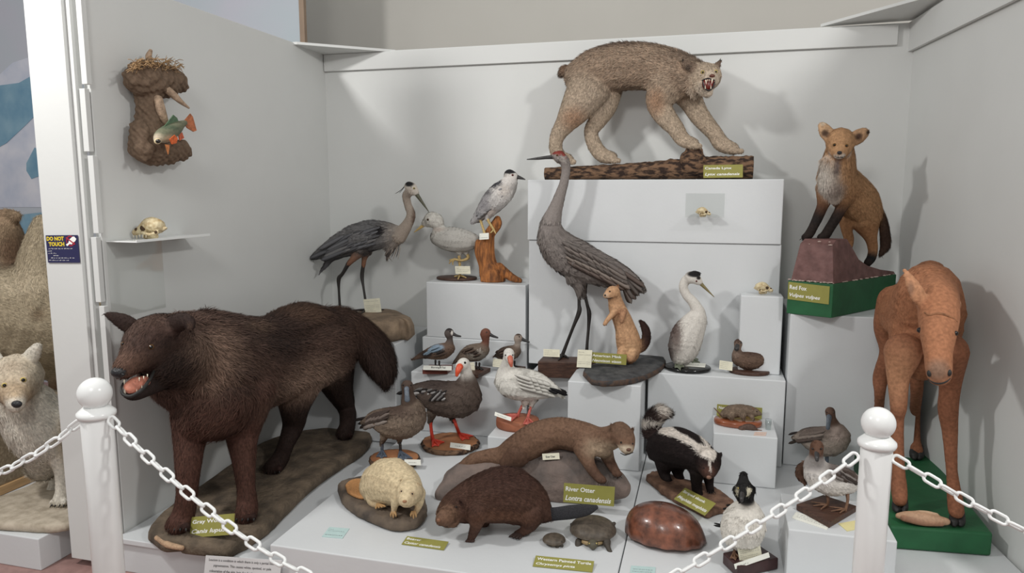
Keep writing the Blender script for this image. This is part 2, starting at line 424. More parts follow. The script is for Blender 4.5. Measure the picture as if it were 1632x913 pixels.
# ------------------------------------------------------------------ cards and lettering
def text_geo(body, bold=0, shear=0):
    cu = bpy.data.curves.new('t', 'FONT'); cu.body = body; cu.size = 1; cu.offset = bold; cu.shear = shear; cu.resolution_u = 2
    o = bpy.data.objects.new('t', cu); COL.objects.link(o); dg = bpy.context.evaluated_depsgraph_get()
    me = bpy.data.meshes.new_from_object(o.evaluated_get(dg))
    v = np.array([x.co[:] for x in me.vertices]); f = [list(p.vertices) for p in me.polygons]
    bpy.data.objects.remove(o); bpy.data.curves.remove(cu); bpy.data.meshes.remove(me); return v, f
def frame_of(tl, tr, bl):
    tl, tr, bl = map(np.asarray, (tl, tr, bl)); u = tr-tl; v = tl-bl; n = unit(np.cross(u, v)); return bl, u, v, n
def put_text(name, parent, fr, body, x, y, wdt, hgt, m, bold=.012, shear=0, th=.0006):
    """x,y,wdt,hgt in fractions of the card; hgt None keeps proportion"""
    o, u, v, n = fr; V, Fc = text_geo(body, bold, shear)
    mn, mx = V.min(0), V.max(0); lu, lv = np.linalg.norm(u), np.linalg.norm(v)
    sx = wdt/(mx[0]-mn[0]); sy = hgt/(mx[1]-mn[1])
    P = o+n*th+np.outer((V[:, 0]-mn[0])*sx+x, u)+np.outer((V[:, 1]-mn[1])*sy+y, v)
    return obj(name, P, Fc, m, parent, False)
def card(name, tl, tr, bl, m, label, cat='label', th=.0015, lines=(), ink=None, lm=None, group=None, border=None):
    fr = frame_of(tl, tr, bl); o, u, v, n = fr
    base = (o+u*.5); r = root(name, label, cat, base, group)
    c = [o, o+u, o+u+v, o+v]; V = np.array(c+[p-n*th for p in c])
    MB().add(V, [(0, 1, 2, 3), (7, 6, 5, 4), (0, 4, 5, 1), (1, 5, 6, 2), (2, 6, 7, 3), (3, 7, 4, 0)]).build('card', m, r)
    for L in lines:
        kw = L[6] if len(L) > 6 else {}
        put_text('lettering', r, fr, *L[:5], L[5] or ink, **kw)
    return r, fr
def scribble(parent, fr, rows, m=None, seed=0, x0=.08, x1=.92, name='writing'):
    """illegible small handwriting: rows of short uneven strokes"""
    R_ = random.Random(seed); o, u, v, n = fr; mb = MB()
    for y, hgt in rows:
        x = x0
        while x < x1-.03:
            wl = R_.uniform(.03, .10); xe = min(x+wl, x1); k = max(2, int((xe-x)/.018))
            for i in range(k):
                a = x+(xe-x)*i/k; b = a+(xe-x)/k*.55; dy = R_.uniform(-.25, .35)*hgt; hh = hgt*R_.uniform(.25, .6)
                q = [o+n*.0006+u*s_+v*t_ for s_, t_ in ((a, y+dy*.3), (b, y+dy*.3), (b+.004, y+dy*.3+hh), (a+.004, y+dy*.3+hh))]
                mb.add(q, [(0, 1, 2, 3)])
            x = xe+R_.uniform(.015, .035)
            if R_.random() < .06: break
    return mb.build(name, m or M['inkgray'], parent)
def green_card(tlp, trp, blp, l1, l2, label, w1=.6, w2=.85, partial=True):
    lines = [(l1, .04, .60, w1, .24, M['letters'], dict(bold=.02)), (l2, .04, .12, w2, .27, M['letters'], dict(bold=.02, shear=.25))]
    return card('name_card', tlp, trp, blp, M['green_card'], label, 'name card', lines=lines)
# ================================================================== the setting
YB = 3.93
def struct(o): o['kind'] = 'structure'; return o
struct(box('floor', -6, 3, -1, 6, -.05, 0, M['floor'], bevel=0))
XL = -2.2
# left partition of the bay: a thin white panel running in depth
struct(box('wall_left', XL-.03, XL, 2.22, YB+.02, 0, 2.285, M['wallwhite']))
mb = MB(); xr0, xr1 = .915, 1.10
mb.add([(xr0, YB, 0), (xr1, 2.2, 0), (xr1+.03, 2.2, 0), (xr0+.03, YB+.03, 0), (xr0, YB, 2.55), (xr1, 2.2, 2.55), (xr1+.03, 2.2, 2.55), (xr0+.03, YB+.03, 2.55)],
       [(0, 1, 5, 4), (1, 2, 6, 5), (2, 3, 7, 6), (3, 0, 4, 7), (4, 5, 6, 7), (3, 2, 1, 0)])
struct(mb.build('wall_right', M['wallwhite']))
struct(box('wall_back', XL-.03, xr0+.03, YB, YB+.03, 0, 2.28, M['wallwhite'], bevel=0))
struct(box('wall_room', -6, 3, 5.4, 5.45, 0, 4.2, M['roomwall'], bevel=0))
# rails and corner boards
a, b = PY(516, 98, YB-.02), PY(1431, 60, YB-.02)
struct(box('trim_1', a[0], b[0], YB-.022, YB-.002, 2.178, 2.272, M['wallwhite'], bevel=.002))
def xr(Y): return xr0+(xr1-xr0)*(YB-Y)/(YB-2.2)
def on_right(px, py, off=0.0):
    r = ray(px, py); k = (xr1-xr0)/(YB-2.2); t = (xr0+k*YB-off)/(r[0]+k*r[1]); return CAM+r*t
q = [on_right(1449, 84, .004), on_right(1690, -32, .004), on_right(1690, -115, .004), on_right(1449, 40, .004)]
nx = np.array([.018, 0, 0]); q = np.array(q)
struct(MB().add(np.vstack([q-nx, q]), [(0, 1, 2, 3), (7, 6, 5, 4), (0, 4, 5, 1), (1, 5, 6, 2), (2, 6, 7, 3), (3, 7, 4, 0)]).build('trim_2', M['wallwhite']))
def corner_board(name, pts, label):
    o = prism(name, pts, .014, M['wallwhite'], bevel=.001); return top(o, label, 'corner board')
z = 2.287
corner_board('corner_board', [(XL-.02, 3.60, z), (XL+.02, 3.60, z), (-1.76, YB+.02, z), (XL-.02, YB+.03, z)], 'white triangular corner board on top of the left and back walls')
pR = [(.50, YB+.02, 2.30), (xr(3.55), 3.5, 2.33), (xr(3.55)+.04, 3.5, 2.33), (xr0+.04, YB+.03, 2.31)]
corner_board('corner_board', pR, 'white triangular corner board on top of the right and back walls')
# front post of the left partition with its hinge strip
def wx(px, py, Y): return PY(px, py, Y)
post = MB(); yp = 2.17
tl, tr = wx(28, -40, yp), wx(86, -40, yp)
bl, br = wx(119, 898, yp), wx(190, 905, yp)
post.add([(-2.42, yp, .03), (-2.252, yp, .03), (-2.252, yp+.05, .03), (-2.42, yp+.05, .03), (-2.42, yp, 2.75), (-2.252, yp, 2.75), (-2.252, yp+.05, 2.75), (-2.42, yp+.05, 2.75)],
         [(0, 3, 2, 1), (4, 5, 6, 7), (0, 1, 5, 4), (1, 2, 6, 5), (2, 3, 7, 6), (3, 0, 4, 7)])
struct(post.build('wall_end_panel', M['wallwhite'], bevel=.002))
# stepped edge strips of the door-like panel behind the post
strip = MB()
strip.box(-2.25, -2.232, 2.185, 2.215, .14, 2.6)
struct(strip.build('trim_3', M['wallwhite'], bevel=.001))
for i, (z0, z1, dx) in enumerate([(.14, .62, .0), (.64, 1.06, .012), (1.075, 1.32, .0), (1.335, 1.62, .014), (1.635, 1.86, .0), (1.875, 2.5, .014)]):
    o = box('hinge_strip', -2.214+dx-.008, -2.198+dx, 2.190, 2.212, z0, z1, M['wallwhite'], bevel=.001)
    w_ = ['lowest', 'second lowest', 'third from the bottom', 'third from the top', 'second from the top', 'topmost'][i]
    top(o, 'white strip on the edge of the left partition, %s of its column' % w_, 'strip')
# ------------------------------------------------------------------ plinths
def plinth(label, x0, x1, y0, y1, z0, z1, bev=.004):
    o = box('display_plinth', x0, x1, y0, y1, z0, z1, M['plinth'], bevel=bev); return top(o, label, 'plinth')
def platform(label, x0, x1, y0, y1, z0, z1, name='display_platform'):
    mb = MB().box(x0, x1, y0, y1, z1-.022, z1).box(x0+.012, x1-.0, y0+.014, y1, z0, z1-.022)
    o = mb.build(name, M['plinth'], bevel=.003); return top(o, label, 'platform')
ZP = .24
platform('low white platform under the brown wolf', -2.195, -1.475, 2.17, 3.9, 0, .145)
plinth('large white platform under the beavers and otter', -1.47, -.247, 2.12, 3.9, 0, ZP)
o = prism('display_plinth', [(-.243, 2.0, ZP), (xr(2.0)-.01, 2.0, ZP), (xr(3.9)-.01, 3.9, ZP), (-.243, 3.9, ZP)], ZP, M['plinth'], bevel=.003)
top(o, 'large white platform under the turtle shell, skunk and brown calf', 'platform')
def pl(label, l, r, ytop, ybot, Y, back, z0=None):
    """front face read off the photograph in the plane Y: left, right, top and (maybe) bottom pixel rows"""
    a = PY(l, ytop, Y); b = PY(r, ytop, Y); zb = PY((l+r)/2, ybot, Y)[2] if z0 is None else z0
    plinth(label, a[0], b[0], Y, back, zb+.001, (a[2]+b[2])/2); return (a[2]+b[2])/2
G1 = ZP+.001
o = plinth('white plinth under the great heron', -2.19, -1.561, 3.42, 3.92, .15, .690); ZA = .690
ZC = pl('white ledge block behind the row of small ducks', 673, 840, 541, 0, 3.62, 3.92, ZP)
ZB = pl('white plinth with the pale chick and the stump on top', 679, 838, 452, 0, 3.625, 3.92, ZC)
ZD = pl('white plinth under the row of three small ducks', 655, 840, 598, 0, 3.40, 3.61, ZP)
ZF = pl('white plinth under the crane behind the white goose', 843, 907, 598, 0, 3.40, 3.59, ZP)
ZG0 = pl('tall white plinth behind the crane and grebe', 843, 1246, 386, 592, 3.60, 3.92)
ZG = pl('wide white block on the tall plinth, under the lynx', 841, 1250, 286, 0, 3.59, 3.92, ZG0)
ZH = pl('white plinth with the mink on top', 905, 1022, 611, 0, 3.139, 3.39, ZP)
ZI = pl('wide white plinth under the grebe and the brown diver', 1033, 1253, 600, 0, 3.36, 3.595, ZP)
ZJ = pl('narrow white plinth with a small pale skull on top', 1181, 1249, 472, 0, 3.46, 3.58, ZI)
ZK = pl('small white plinth under the rat', 1137, 1240, 694, 0, 3.099, 3.355, ZP)
ZL = .944
plinth('white plinth under the red fox', .372, xr(3.9)-.012, 3.40, 3.88, G1, ZL)
ZN = .42
plinth('low white block under the brown-headed duck at the right post', .284, .60, 2.339, 2.627, G1, ZN)
ZS = .37
plinth('small low white block under the white goose', -.945, -.60, 3.06, 3.37, G1, ZS)
# ------------------------------------------------------------------ neighbouring bay
o = MB().box(-4.2, -2.50, 2.10, 3.9, 0, .133).build('display_platform', M['plinth'], bevel=.004)
top(o, 'white platform of the left bay under the pale coyote', 'platform')
# painted backdrop
def bd(px, py, Y=4.35): return PY(px, py, Y)
M['sky'] = mat('mural_sky', S(190, 189, 200), .7, 1.3, .06, col2=S(182, 192, 198))
M['snow'] = mat('mural_snow', S(218, 218, 226), .7, 4, .06, col2=S(190, 196, 212))
M['ice'] = mat('mural_blue', S(104, 146, 172), .7, 5, .12, col2=S(136, 170, 188))
M['edgewood'] = mat('mural_edge', S(150, 130, 112), .7, 5, .12)
r = root('painted_backdrop', 'painted mural of snowy blue mountains behind the left bay', 'mural', (-4, 4.35, 0))
xe = bd(478, 40)[0]
box('canvas', -6, xe, 4.35, 4.37, 0, 3.6, M['sky'], r, bevel=0)
box('edge_strip', xe, xe+.035, 4.345, 4.375, 0, 3.6, M['edgewood'], r, bevel=0)
def shape(name, pts, m, dy):
    P_ = np.array([bd(a, b_, 4.35-dy) for a, b_ in pts]); k = len(P_)
    V = np.vstack([P_, P_+np.array([0, .003, 0])])
    MB().add(V, [tuple(range(k)), tuple(range(2*k-1, k-1, -1))]+[(i, (i+1) % k, (i+1) % k+k, i+k) for i in range(k)]).build(name, m, r)
shape('snowfield', [(-120, 160), (0, 118), (20, 100), (50, 90), (70, 60), (110, 70), (120, 330), (-120, 330)], M['snow'], .004)
shape('mountain', [(-120, 150), (0, 136), (30, 132), (55, 118), (80, 140), (70, 170), (40, 200), (10, 228), (-120, 300)], M['ice'], .008)
shape('mountain', [(42, 260), (55, 235), (62, 240), (64, 280), (50, 285), (42, 272)], M['ice'], .008)
shape('mountain', [(-100, 350), (-5, 372), (35, 342), (70, 338), (110, 350), (110, 380), (-100, 400)], M['ice'], .008)
# ------------------------------------------------------------------ bollards and chains
def bollard(px, py, d, label):
    # ball centre read at (px,py), distance d along the view
    c = CAM+ray(px, py)*(d/F)
    r = root('chain_post', label, 'post', (c[0], c[1], 0)); rb = 25.5*d/F
    def lathe(name, prof):
        seg = 40; th = np.linspace(0, 2*math.pi, seg, endpoint=False); V = []; 
        for rad, zz in prof: V += [(c[0]+rad*math.cos(t), c[1]+rad*math.sin(t), zz) for t in th]
        Fc = [(i*seg+j, i*seg+(j+1) % seg, (i+1)*seg+(j+1) % seg, (i+1)*seg+j) for i in range(len(prof)-1) for j in range(seg)]
        Fc += [tuple(range(seg))[::-1], tuple((len(prof)-1)*seg+j for j in range(seg))]
        return obj(name, V, Fc, M['postwhite'], r)
    lathe('ball', [(rb*math.sin(a)+1e-4, c[2]-rb*math.cos(a)) for a in np.linspace(.25, math.pi, 20)])
    zt = c[2]-rb*1.0
    lathe('collar', [(rb*.5, zt+.008), (rb*.75, zt+.006), (rb*1.0, zt-.002), (rb*1.12, zt-.006), (rb*1.14, zt-.012), (rb*1.08, zt-.018), (rb*.93, zt-.019)])
    lathe('pole', [(rb*.93, 0.03), (rb*.93, zt-.012), (rb*.90, zt-.010)])
    lathe('foot', [(.17, 0), (.172, .012), (.15, .03), (rb*1.1, .045), (rb*.95, .05)])
    return c, rb, zt, r
cL, rbL, ztL, pL = bollard(151, 627, 1.70, 'white ball-topped chain post at left, beside the sign panel')
cR, rbR, ztR, pR_ = bollard(1400, 674, 1.58, 'white ball-topped chain post at right, in front of the brown calf')
def link_mesh(L=.042, Wd=.0245, t=.0035):
    n = 32; path = []
    for i in range(n):
        a = 2*math.pi*i/n; x, y = math.cos(a), math.sin(a); rr = Wd/2-t
        path.append((x*rr+math.copysign(L/2-Wd/2, x) if abs(x) > 1e-6 else 0, y*rr, 0))
    P_ = np.array(path); T = unit(np.roll(P_, -1, 0)-np.roll(P_, 1, 0)); V = []; seg = 8
    for i in range(n):
        a = np.cross(T[i], (0, 0, 1)); 
        for j in range(seg): th = 2*math.pi*j/seg; V.append(P_[i]+t*(math.cos(th)*a+math.sin(th)*np.array((0, 0, 1))))
    Fc = [(i*seg+j, i*seg+(j+1) % seg, ((i+1) % n)*seg+(j+1) % seg, ((i+1) % n)*seg+j) for i in range(n) for j in range(seg)]
    me = bpy.data.meshes.new('link'); me.from_pydata([list(map(float, v)) for v in V], [], Fc)
    me.polygons.foreach_set('use_smooth', [True]*len(me.polygons)); me.materials.append(M['postwhite']); return me
LM = link_mesh()
def chain(name, pts, label, parent_post):
    r = root(name, label, 'chain', pts[0]); P_ = cr(pts, 60); s_ = np.concatenate([[0], np.cumsum(np.linalg.norm(np.diff(P_, axis=0), axis=1))])
    pitch = .0335; k = 0; d = pitch*.4
    while d < s_[-1]:
        c = np.array([np.interp(d, s_, P_[:, j]) for j in range(3)]); e = np.array([np.interp(d+.004, s_, P_[:, j]) for j in range(3)])
        t = unit(e-c); side = unit(np.cross(t, (0, 0, 1))); u = np.cross(side, t)
        ang = math.radians(35 if k % 2 else -55); a = side*math.cos(ang)+u*math.sin(ang); b_ = np.cross(t, a)
        o = bpy.data.objects.new('link', LM); COL.objects.link(o); o.parent = r
        p = c-np.array(r.location); o.matrix_local = Matrix(((t[0], a[0], b_[0], p[0]), (t[1], a[1], b_[1], p[1]), (t[2], a[2], b_[2], p[2]), (0, 0, 0, 1)))
        d += pitch; k += 1
def at_d(px, py, d): return CAM+ray(px, py)*(d/F)
aL = at_d(176, 668, 1.69); aR = at_d(1369, 722, 1.575)
pts = [aL, at_d(232, 725, 1.64), at_d(310, 795, 1.59), at_d(390, 857, 1.54), at_d(480, 912, 1.50), at_d(620, 975, 1.46), at_d(830, 1006, 1.44), at_d(1000, 962, 1.46), at_d(1085, 912, 1.49), at_d(1180, 853, 1.52), at_d(1262, 800, 1.55), at_d(1330, 752, 1.57), aR]
chain('post_chain', pts, 'white plastic chain slung between the two posts', None)
chain('post_chain', [at_d(128, 672, 1.70), at_d(85, 705, 1.70), at_d(40, 733, 1.70), at_d(-30, 768, 1.72)], 'white plastic chain leaving the left post towards the coyote bay', None)
chain('post_chain', [at_d(1426, 730, 1.57), at_d(1480, 762, 1.53), at_d(1545, 800, 1.50), at_d(1632, 845, 1.46), at_d(1700, 875, 1.44)], 'white plastic chain leaving the right post past the brown calf', None)
# ================================================================== mammals
def paw(B, px, py, Y, r, col, dirx=-.3, n=4, fl=.3, spread=.75, tr=.36):
    """toes spread in front of the foot"""
    for i in range(n):
        a = (i-(n-1)/2)/(n-1)*2
        B.ball(px+a*r*spread+dirx*r*.4, py+r*.25+abs(a)*-.05*r, Y-r*.55*sc(PY(px, py, Y)), r*tr, col, fl=fl)
def claws(name, parent, spots, m=None, L=5):
    for (x, y, Y, dx, dy, r) in spots:
        loft({'claws': 'claw', 'teeth': 'tooth'}.get(name, name), [(x, y, Y, r), (x+dx*.6, y+dy*.4, Y-.004, r*.7), (x+dx, y+dy, Y-.006, r*.25)], m or M['matblack'], parent, n=3, seg=6)
def toe_claws(parent, feet, dx=0, dy=3, m=None):
    sp = []
    for (x, y, Y, r) in feet:
        for i in range(4):
            a = (i-1.5)/1.5; sp.append((x+a*r*.8, y, Y, dx+a, dy, max(.7, r*.11)))
    return claws('claws', parent, sp, m)

# ---------------- brown wolf
zb = .20; DK, MD, LT, RD = S(54, 38, 33), S(88, 64, 53), S(140, 110, 90), S(88, 54, 42)
yf1, yf2, yh1, yh2 = YZ(287, 846, zb), YZ(394, 829, zb), YZ(438, 752, zb), YZ(550, 699, zb)
R_ = root('mounted_wolf', 'large dark brown wolf with open mouth standing on a long brown base', 'wolf', (-1.85, 2.7, .146))
slab('base', [(240, 842), (262, 812), (330, 765), (375, 733), (425, 700), (487, 684), (540, 680), (582, 684), (590, 694), (572, 714), (545, 731), (497, 764), (452, 806), (420, 836), (360, 868), (295, 860), (255, 856)], zb, .054, M['rock_brown'], R_, rough=.006)
B = Body()
B.tube([(262, 556, 2.20, 50), (290, 566, 2.30, 70), (335, 586, 2.46, 88), (390, 584, 2.68, 79), (440, 573, 2.90, 69), (485, 560, 3.10, 68), (515, 553, 3.24, 57)], MD)
B.tube([(330, 540, 2.46, 48), (420, 545, 2.75, 41), (478, 524, 3.05, 42), (516, 526, 3.2, 36)], DK)
B.tube([(350, 640, 2.40, 60), (330, 655, 2.33, 48)], RD)
# head
B.tube([(275, 545, 2.24, 46, MD), (247, 545, 2.12, 45, MD), (230, 557, 2.05, 35, MD), (213, 573, 1.99, 24, S(104, 74, 58)), (198, 587, 1.94, 17.5, S(112, 80, 64))], MD, fl=.4)
B.tube([(292, 570, 2.24, 52), (262, 582, 2.12, 36)], DK, fl=.85)
B.tube([(262, 598, 2.12, 22), (240, 617, 2.04, 13), (216, 630, 1.97, 9), (202, 630, 1.94, 6)], S(44, 32, 28), fl=.15)
for e in ([(212, 522, 2.16, 15), (196, 512, 2.15, 14), (180, 505, 2.14, 9), (168, 500, 2.14, 4)], [(270, 522, 2.14, 16), (284, 514, 2.12, 16), (297, 511, 2.10, 12.5), (304, 517, 2.09, 9), (303, 527, 2.09, 5)]):
    B.tube(e, DK, k=.45, fl=.25)
# legs
B.tube([(318, 640, 2.36, 46), (304, 690, 2.30, 28), (300, 740, (2.3+yf1)/2, 21), (298, 785, yf1+.03, 17), (293, 818, yf1+.02, 18), (285, 834, yf1, 19)], RD, fl=.45)
B.tube([(390, 620, 2.52, 50), (386, 690, 2.48, 27), (389, 735, 2.42, 19), (392, 775, yf2+.05, 15), (394, 805, yf2+.03, 17), (392, 820, yf2, 18)], RD, fl=.45)
B.tube([(480, 580, 3.02, 48), (470, 640, 2.98, 27), (468, 675, 3.0, 18), (455, 710, 2.93, 13), (446, 732, yh1+.05, 14), (436, 744, yh1, 15)], DK, fl=.4)
B.tube([(525, 570, 3.30, 42), (540, 620, 3.36, 23), (553, 650, 3.42, 15), (554, 675, yh2+.04, 13), (550, 689, yh2, 14)], DK, fl=.4)
for x, y, Y, r in ((285, 835, yf1, 19), (392, 820, yf2, 18), (436, 744, yh1, 15), (550, 690, yh2, 13)): paw(B, x, y, Y, r, S(58, 36, 30))
B.tube([(522, 515, 3.28, 26, MD), (550, 510, 3.34, 20, S(74, 54, 44)), (577, 534, 3.36, 26, S(66, 44, 34)), (599, 564, 3.34, 29, DK), (611, 590, 3.32, 21, S(44, 30, 27)), (614, 606, 3.31, 11, S(40, 28, 26))], DK, fl=1.1)
paint = [(340, 575, 2.3, 34, LT, .6, (1, 2, 1.3)), (222, 540, 2.0, 7, S(108, 84, 70), .6), (250, 566, 1.98, 6, S(104, 80, 66), .6), (200, 552, 2.0, 5, S(100, 76, 62), .6), (255, 540, 2.0, 9, S(40, 28, 26), .7, (1.8, 2, .7)), (468, 606, 2.9, 42, S(146, 116, 96), .7, (1.7, 2, .8)), (500, 590, 3.1, 30, S(138, 112, 94), .7, (1, 2, 1)), (390, 590, 2.5, 22, DK, .6, (1, 3, 3)),
         (430, 545, 2.7, 34, DK, .6, (1.6, 2, 1)), (480, 500, 3.0, 24, S(96, 70, 54), .6, (2, 2, .6)), (410, 520, 2.6, 18, S(92, 70, 56), .6, (2.2, 2, .5)), (420, 640, 2.6, 25, S(96, 72, 58), .6, (1.2, 2, 1.2)),
         (240, 540, 2.0, 26, S(74, 52, 44), .6, (1.4, 3, .8)), (185, 508, 2.1, 9, S(38, 28, 26), .5), (299, 520, 2.07, 7, S(98, 74, 60), .5), (285, 590, 2.1, 34, S(46, 32, 28), .8, (1, 2, 1)), (270, 545, 2.05, 14, S(44, 30, 27), .7, (1, 2, 1))]
B.build('body', R_, M['fur'], voxel=.0075, smooth=5, paint=paint, fur=dict(n=80000, len=.048, wid=.0030, lift=.24, droop=.35, jit=.27, var=.48, tip=S(140, 108, 86), tipmix=.25))
loft('broken_edge', [(250, 857, YZ(250, 862, .165)-.01, 4), (268, 868, YZ(268, 872, .165)-.012, 5), (290, 873, YZ(290, 877, .165)-.012, 4)], mat('broken_plaster', S(176, 146, 118), .9, 60, .2, .5), R_)
mb = MB(); ball('', 190, 593, 1.915, 12, M['nose'], None, (1.05, .9, .8), mb=mb); ball('', 184, 596, 1.902, 3, M['black'], None, mb=mb); ball('', 196, 597, 1.902, 3, M['black'], None, mb=mb)
mb.build('nose', None, R_, smooth=True)
eye(241, 553, 2.028, 4.6, R_, 'browneye'); eye(196, 548, 2.062, 3.6, R_, 'browneye')
loft('tongue', [(232, 607, 2.02, 9), (217, 612, 1.97, 12), (206, 618, 1.93, 10)], M['pink'], R_, flat=.7)
mb = MB()
loft('', [(246, 590, 2.045, 2), (239, 604, 1.985, 2.6), (227, 620, 1.93, 3), (210, 631, 1.90, 3), (197, 629, 1.893, 2.6), (193, 620, 1.90, 2), (196, 611, 1.93, 1.6)], M['matblack'], None, mb=mb)
mb.build('lip', None, R_, smooth=True)
claws('teeth', R_, [(198, 606, 1.92, 0, 6, 1.4), (222, 602, 1.95, 0, 5, 1.2), (229, 600, 1.96, 0, 4, 1.1), (235, 597, 1.97, 0, 4, 1.1), (199, 627, 1.90, 0, -7, 1.4), (218, 625, 1.915, 0, -5, 1.1), (226, 619, 1.93, 0, -5, 1.1)], M['teeth'])
toe_claws(R_, [(283, 843, yf1-.04, 17), (391, 827, yf2-.04, 17), (435, 751, yh1-.03, 13)], dx=-1, dy=4)

# ---------------- lynx on a log
zt = ZG
R_ = root('mounted_lynx', 'greyish tan lynx snarling on a bark-covered log on the top block', 'lynx', (-.2, 3.72, zt+.001), )
YL = 3.72
def ylog(x): return YL
LB = []
for x, rr in ((869, 9.5), (920, 10.5), (980, 12), (1040, 14), (1080, 16), (1120, 17.5), (1160, 18), (1200, 18)):
    c = PY(x, 270, YL); s_ = sc(c); LB.append([c[0], YL, zt+.002+rr*s_, rr*s_])
LB = cr(LB, 10); v, f = loft_data(LB[:, :3], LB[:, 3], 1, 28, (0, 0, 1))
v = np.asarray(v); cc = np.repeat(LB[:, :3], 28, 0); lum = np.sin(cc[:, 0]*90+np.arange(len(v)) % 28*1.7)*.05+rng.normal(0, .035, len(v))
v = cc+(v-cc)*(1+lum)[:, None]; v[:, 2] = np.maximum(v[:, 2], zt+.002)
obj('log', v, f, M['bark'], R_)
loft('log_knot', [(1105, 262, YL-.02, 22), (1105, 250, YL-.02, 21), (1106, 243, YL-.02, 15)], M['bark'], R_, flat=.8)
G0, G1_, G2, G3 = S(156, 128, 102), S(178, 156, 130), S(190, 172, 150), S(156, 118, 86)
B = Body(); n_, fY = 3.685, 3.755
B.tube([(1105, 122, 3.70, 27), (1085, 122, 3.70, 36), (1062, 114, 3.72, 38), (1030, 106, 3.72, 37), (990, 106, 3.72, 38), (955, 113, 3.72, 37), (930, 122, 3.72, 30)], G0, k=.85)
B.tube([(1130, 122, 3.64, 20), (1122, 123, 3.66, 24), (1108, 124, 3.68, 24)], G1_, k=.9, fl=.5)
B.tube([(1133, 128, 3.61, 14), (1134, 126, 3.60, 11)], G2, k=.9, fl=.3)
B.tube([(1118, 140, 3.62, 12), (1126, 147, 3.61, 8)], G2, k=.8, fl=.7)     # ruff and chin
B.tube([(1104, 138, 3.65, 10), (1106, 150, 3.65, 5)], G2, k=.7, fl=.9)
B.tube([(1130, 148, 3.60, 6.5), (1128, 144, 3.62, 9)], G2, k=.8, fl=.3)
B.tube([(1108, 110, 3.625, 9), (1099, 106, 3.61, 8), (1092, 100, 3.61, 4.5), (1087, 94, 3.61, 1.8)], S(120, 96, 78), k=.5, fl=.3)
B.tube([(1141, 108, 3.64, 7), (1146, 100, 3.64, 4), (1149, 94, 3.64, 1.5)], S(110, 88, 72), k=.5, fl=.3)
B.tube([(912, 112, 3.72, 9), (900, 112, 3.71, 8), (895, 117, 3.70, 6, S(60, 42, 32))], S(130, 96, 70), fl=.6)
B.tube([(940, 138, n_, 36), (920, 170, n_, 27), (902, 196, n_, 17), (888, 218, n_, 12), (886, 238, n_, 11), (893, 250, n_, 11), (905, 254, n_-.01, 9)], G1_, k=.7, fl=.45)
B.tube([(968, 140, fY, 26), (964, 168, fY, 20), (952, 192, fY, 15), (942, 210, fY, 11.5), (948, 232, fY, 12), (960, 247, fY-.01, 12), (974, 251, fY-.02, 10)], G1_, k=.8, fl=.45)
B.tube([(1068, 130, n_, 34), (1050, 160, n_, 21), (1058, 182, n_, 18), (1076, 204, n_, 14), (1088, 222, n_, 12), (1104, 229, n_-.01, 10)], G1_, k=.7, fl=.45)
B.tube([(1088, 135, fY, 28), (1102, 162, fY, 19), (1116, 186, fY, 16), (1138, 212, fY, 13), (1150, 229, fY, 13), (1168, 237, fY-.01, 10)], G1_, k=.8, fl=.45)
for x, y, Y in ((909, 254, n_), (980, 252, fY-.02), (1110, 229, n_-.01), (1176, 237, fY-.01)): paw(B, x, y+2, Y, 9, G1_, .4, spread=.45, tr=.5)
paint = [(915, 190, n_, 16, S(172, 132, 98), .7, (1.2, 3, 1)), (1045, 160, n_-.03, 14, S(168, 128, 94), .7, (1, 2, 1.5)), (1090, 95, 3.7, 14, S(128, 102, 82), .6, (2, 2, .7)), (1000, 70, 3.72, 18, S(120, 92, 74), .7, (5, 2, .5)),
         (1134, 120, 3.6, 8, S(196, 176, 152), .6), (1100, 108, 3.64, 4.5, S(60, 48, 42), .5), (1098, 108, 3.60, 5, S(84, 66, 54), .5), (1088, 96, 3.61, 3, S(30, 24, 22), .5), (1149, 95, 3.64, 2.6, S(30, 24, 22), .5), (1094, 122, 3.64, 4, S(84, 66, 54), .6, (1, 2, 3)), (940, 150, 3.7, 26, S(176, 156, 134), .8)]
B.build('body', R_, M['fur'], voxel=.006, smooth=4, paint=paint, fur=dict(n=52000, len=.030, wid=.0036, lift=.30, droop=.2, jit=.35, var=.42, tip=S(214, 196, 170), tipmix=.4))
mb = MB(); ball('', 1129, 134, 3.575, 11, M['mouth'], None, (.95, .5, .95), mb=mb); mb.build('mouth', None, R_, smooth=True)
ball('nose', 1135, 121, 3.572, 4.2, mat('brown_nose', S(92, 52, 42), .4), R_, (1.1, .8, .7))
eye(1120, 115, 3.59, 3.1, R_, 'yelloweye'); eye(1141, 114, 3.59, 2.9, R_, 'yelloweye')
claws('teeth', R_, [(1125, 128, 3.553, .5, 6, 1.3), (1135, 127, 3.553, -.3, 6, 1.3), (1128, 127, 3.553, 0, 2.5, .8), (1131, 127, 3.553, 0, 2.5, .8), (1124, 141, 3.555, 0, -5, 1.1), (1133, 141, 3.555, 0, -5, 1.1)], M['teeth'])
mb = MB()
loft('', [(1120, 129, 3.565, 1), (1122, 138, 3.56, 1.2), (1128, 144, 3.56, 1.4), (1135, 141, 3.56, 1.2), (1139, 131, 3.565, 1)], M['matblack'], None, mb=mb)
loft('', [(1119, 128, 3.565, .8), (1128, 125, 3.56, 1), (1139, 128, 3.565, .8)], M['matblack'], None, mb=mb); mb.build('lip', None, R_, smooth=True)

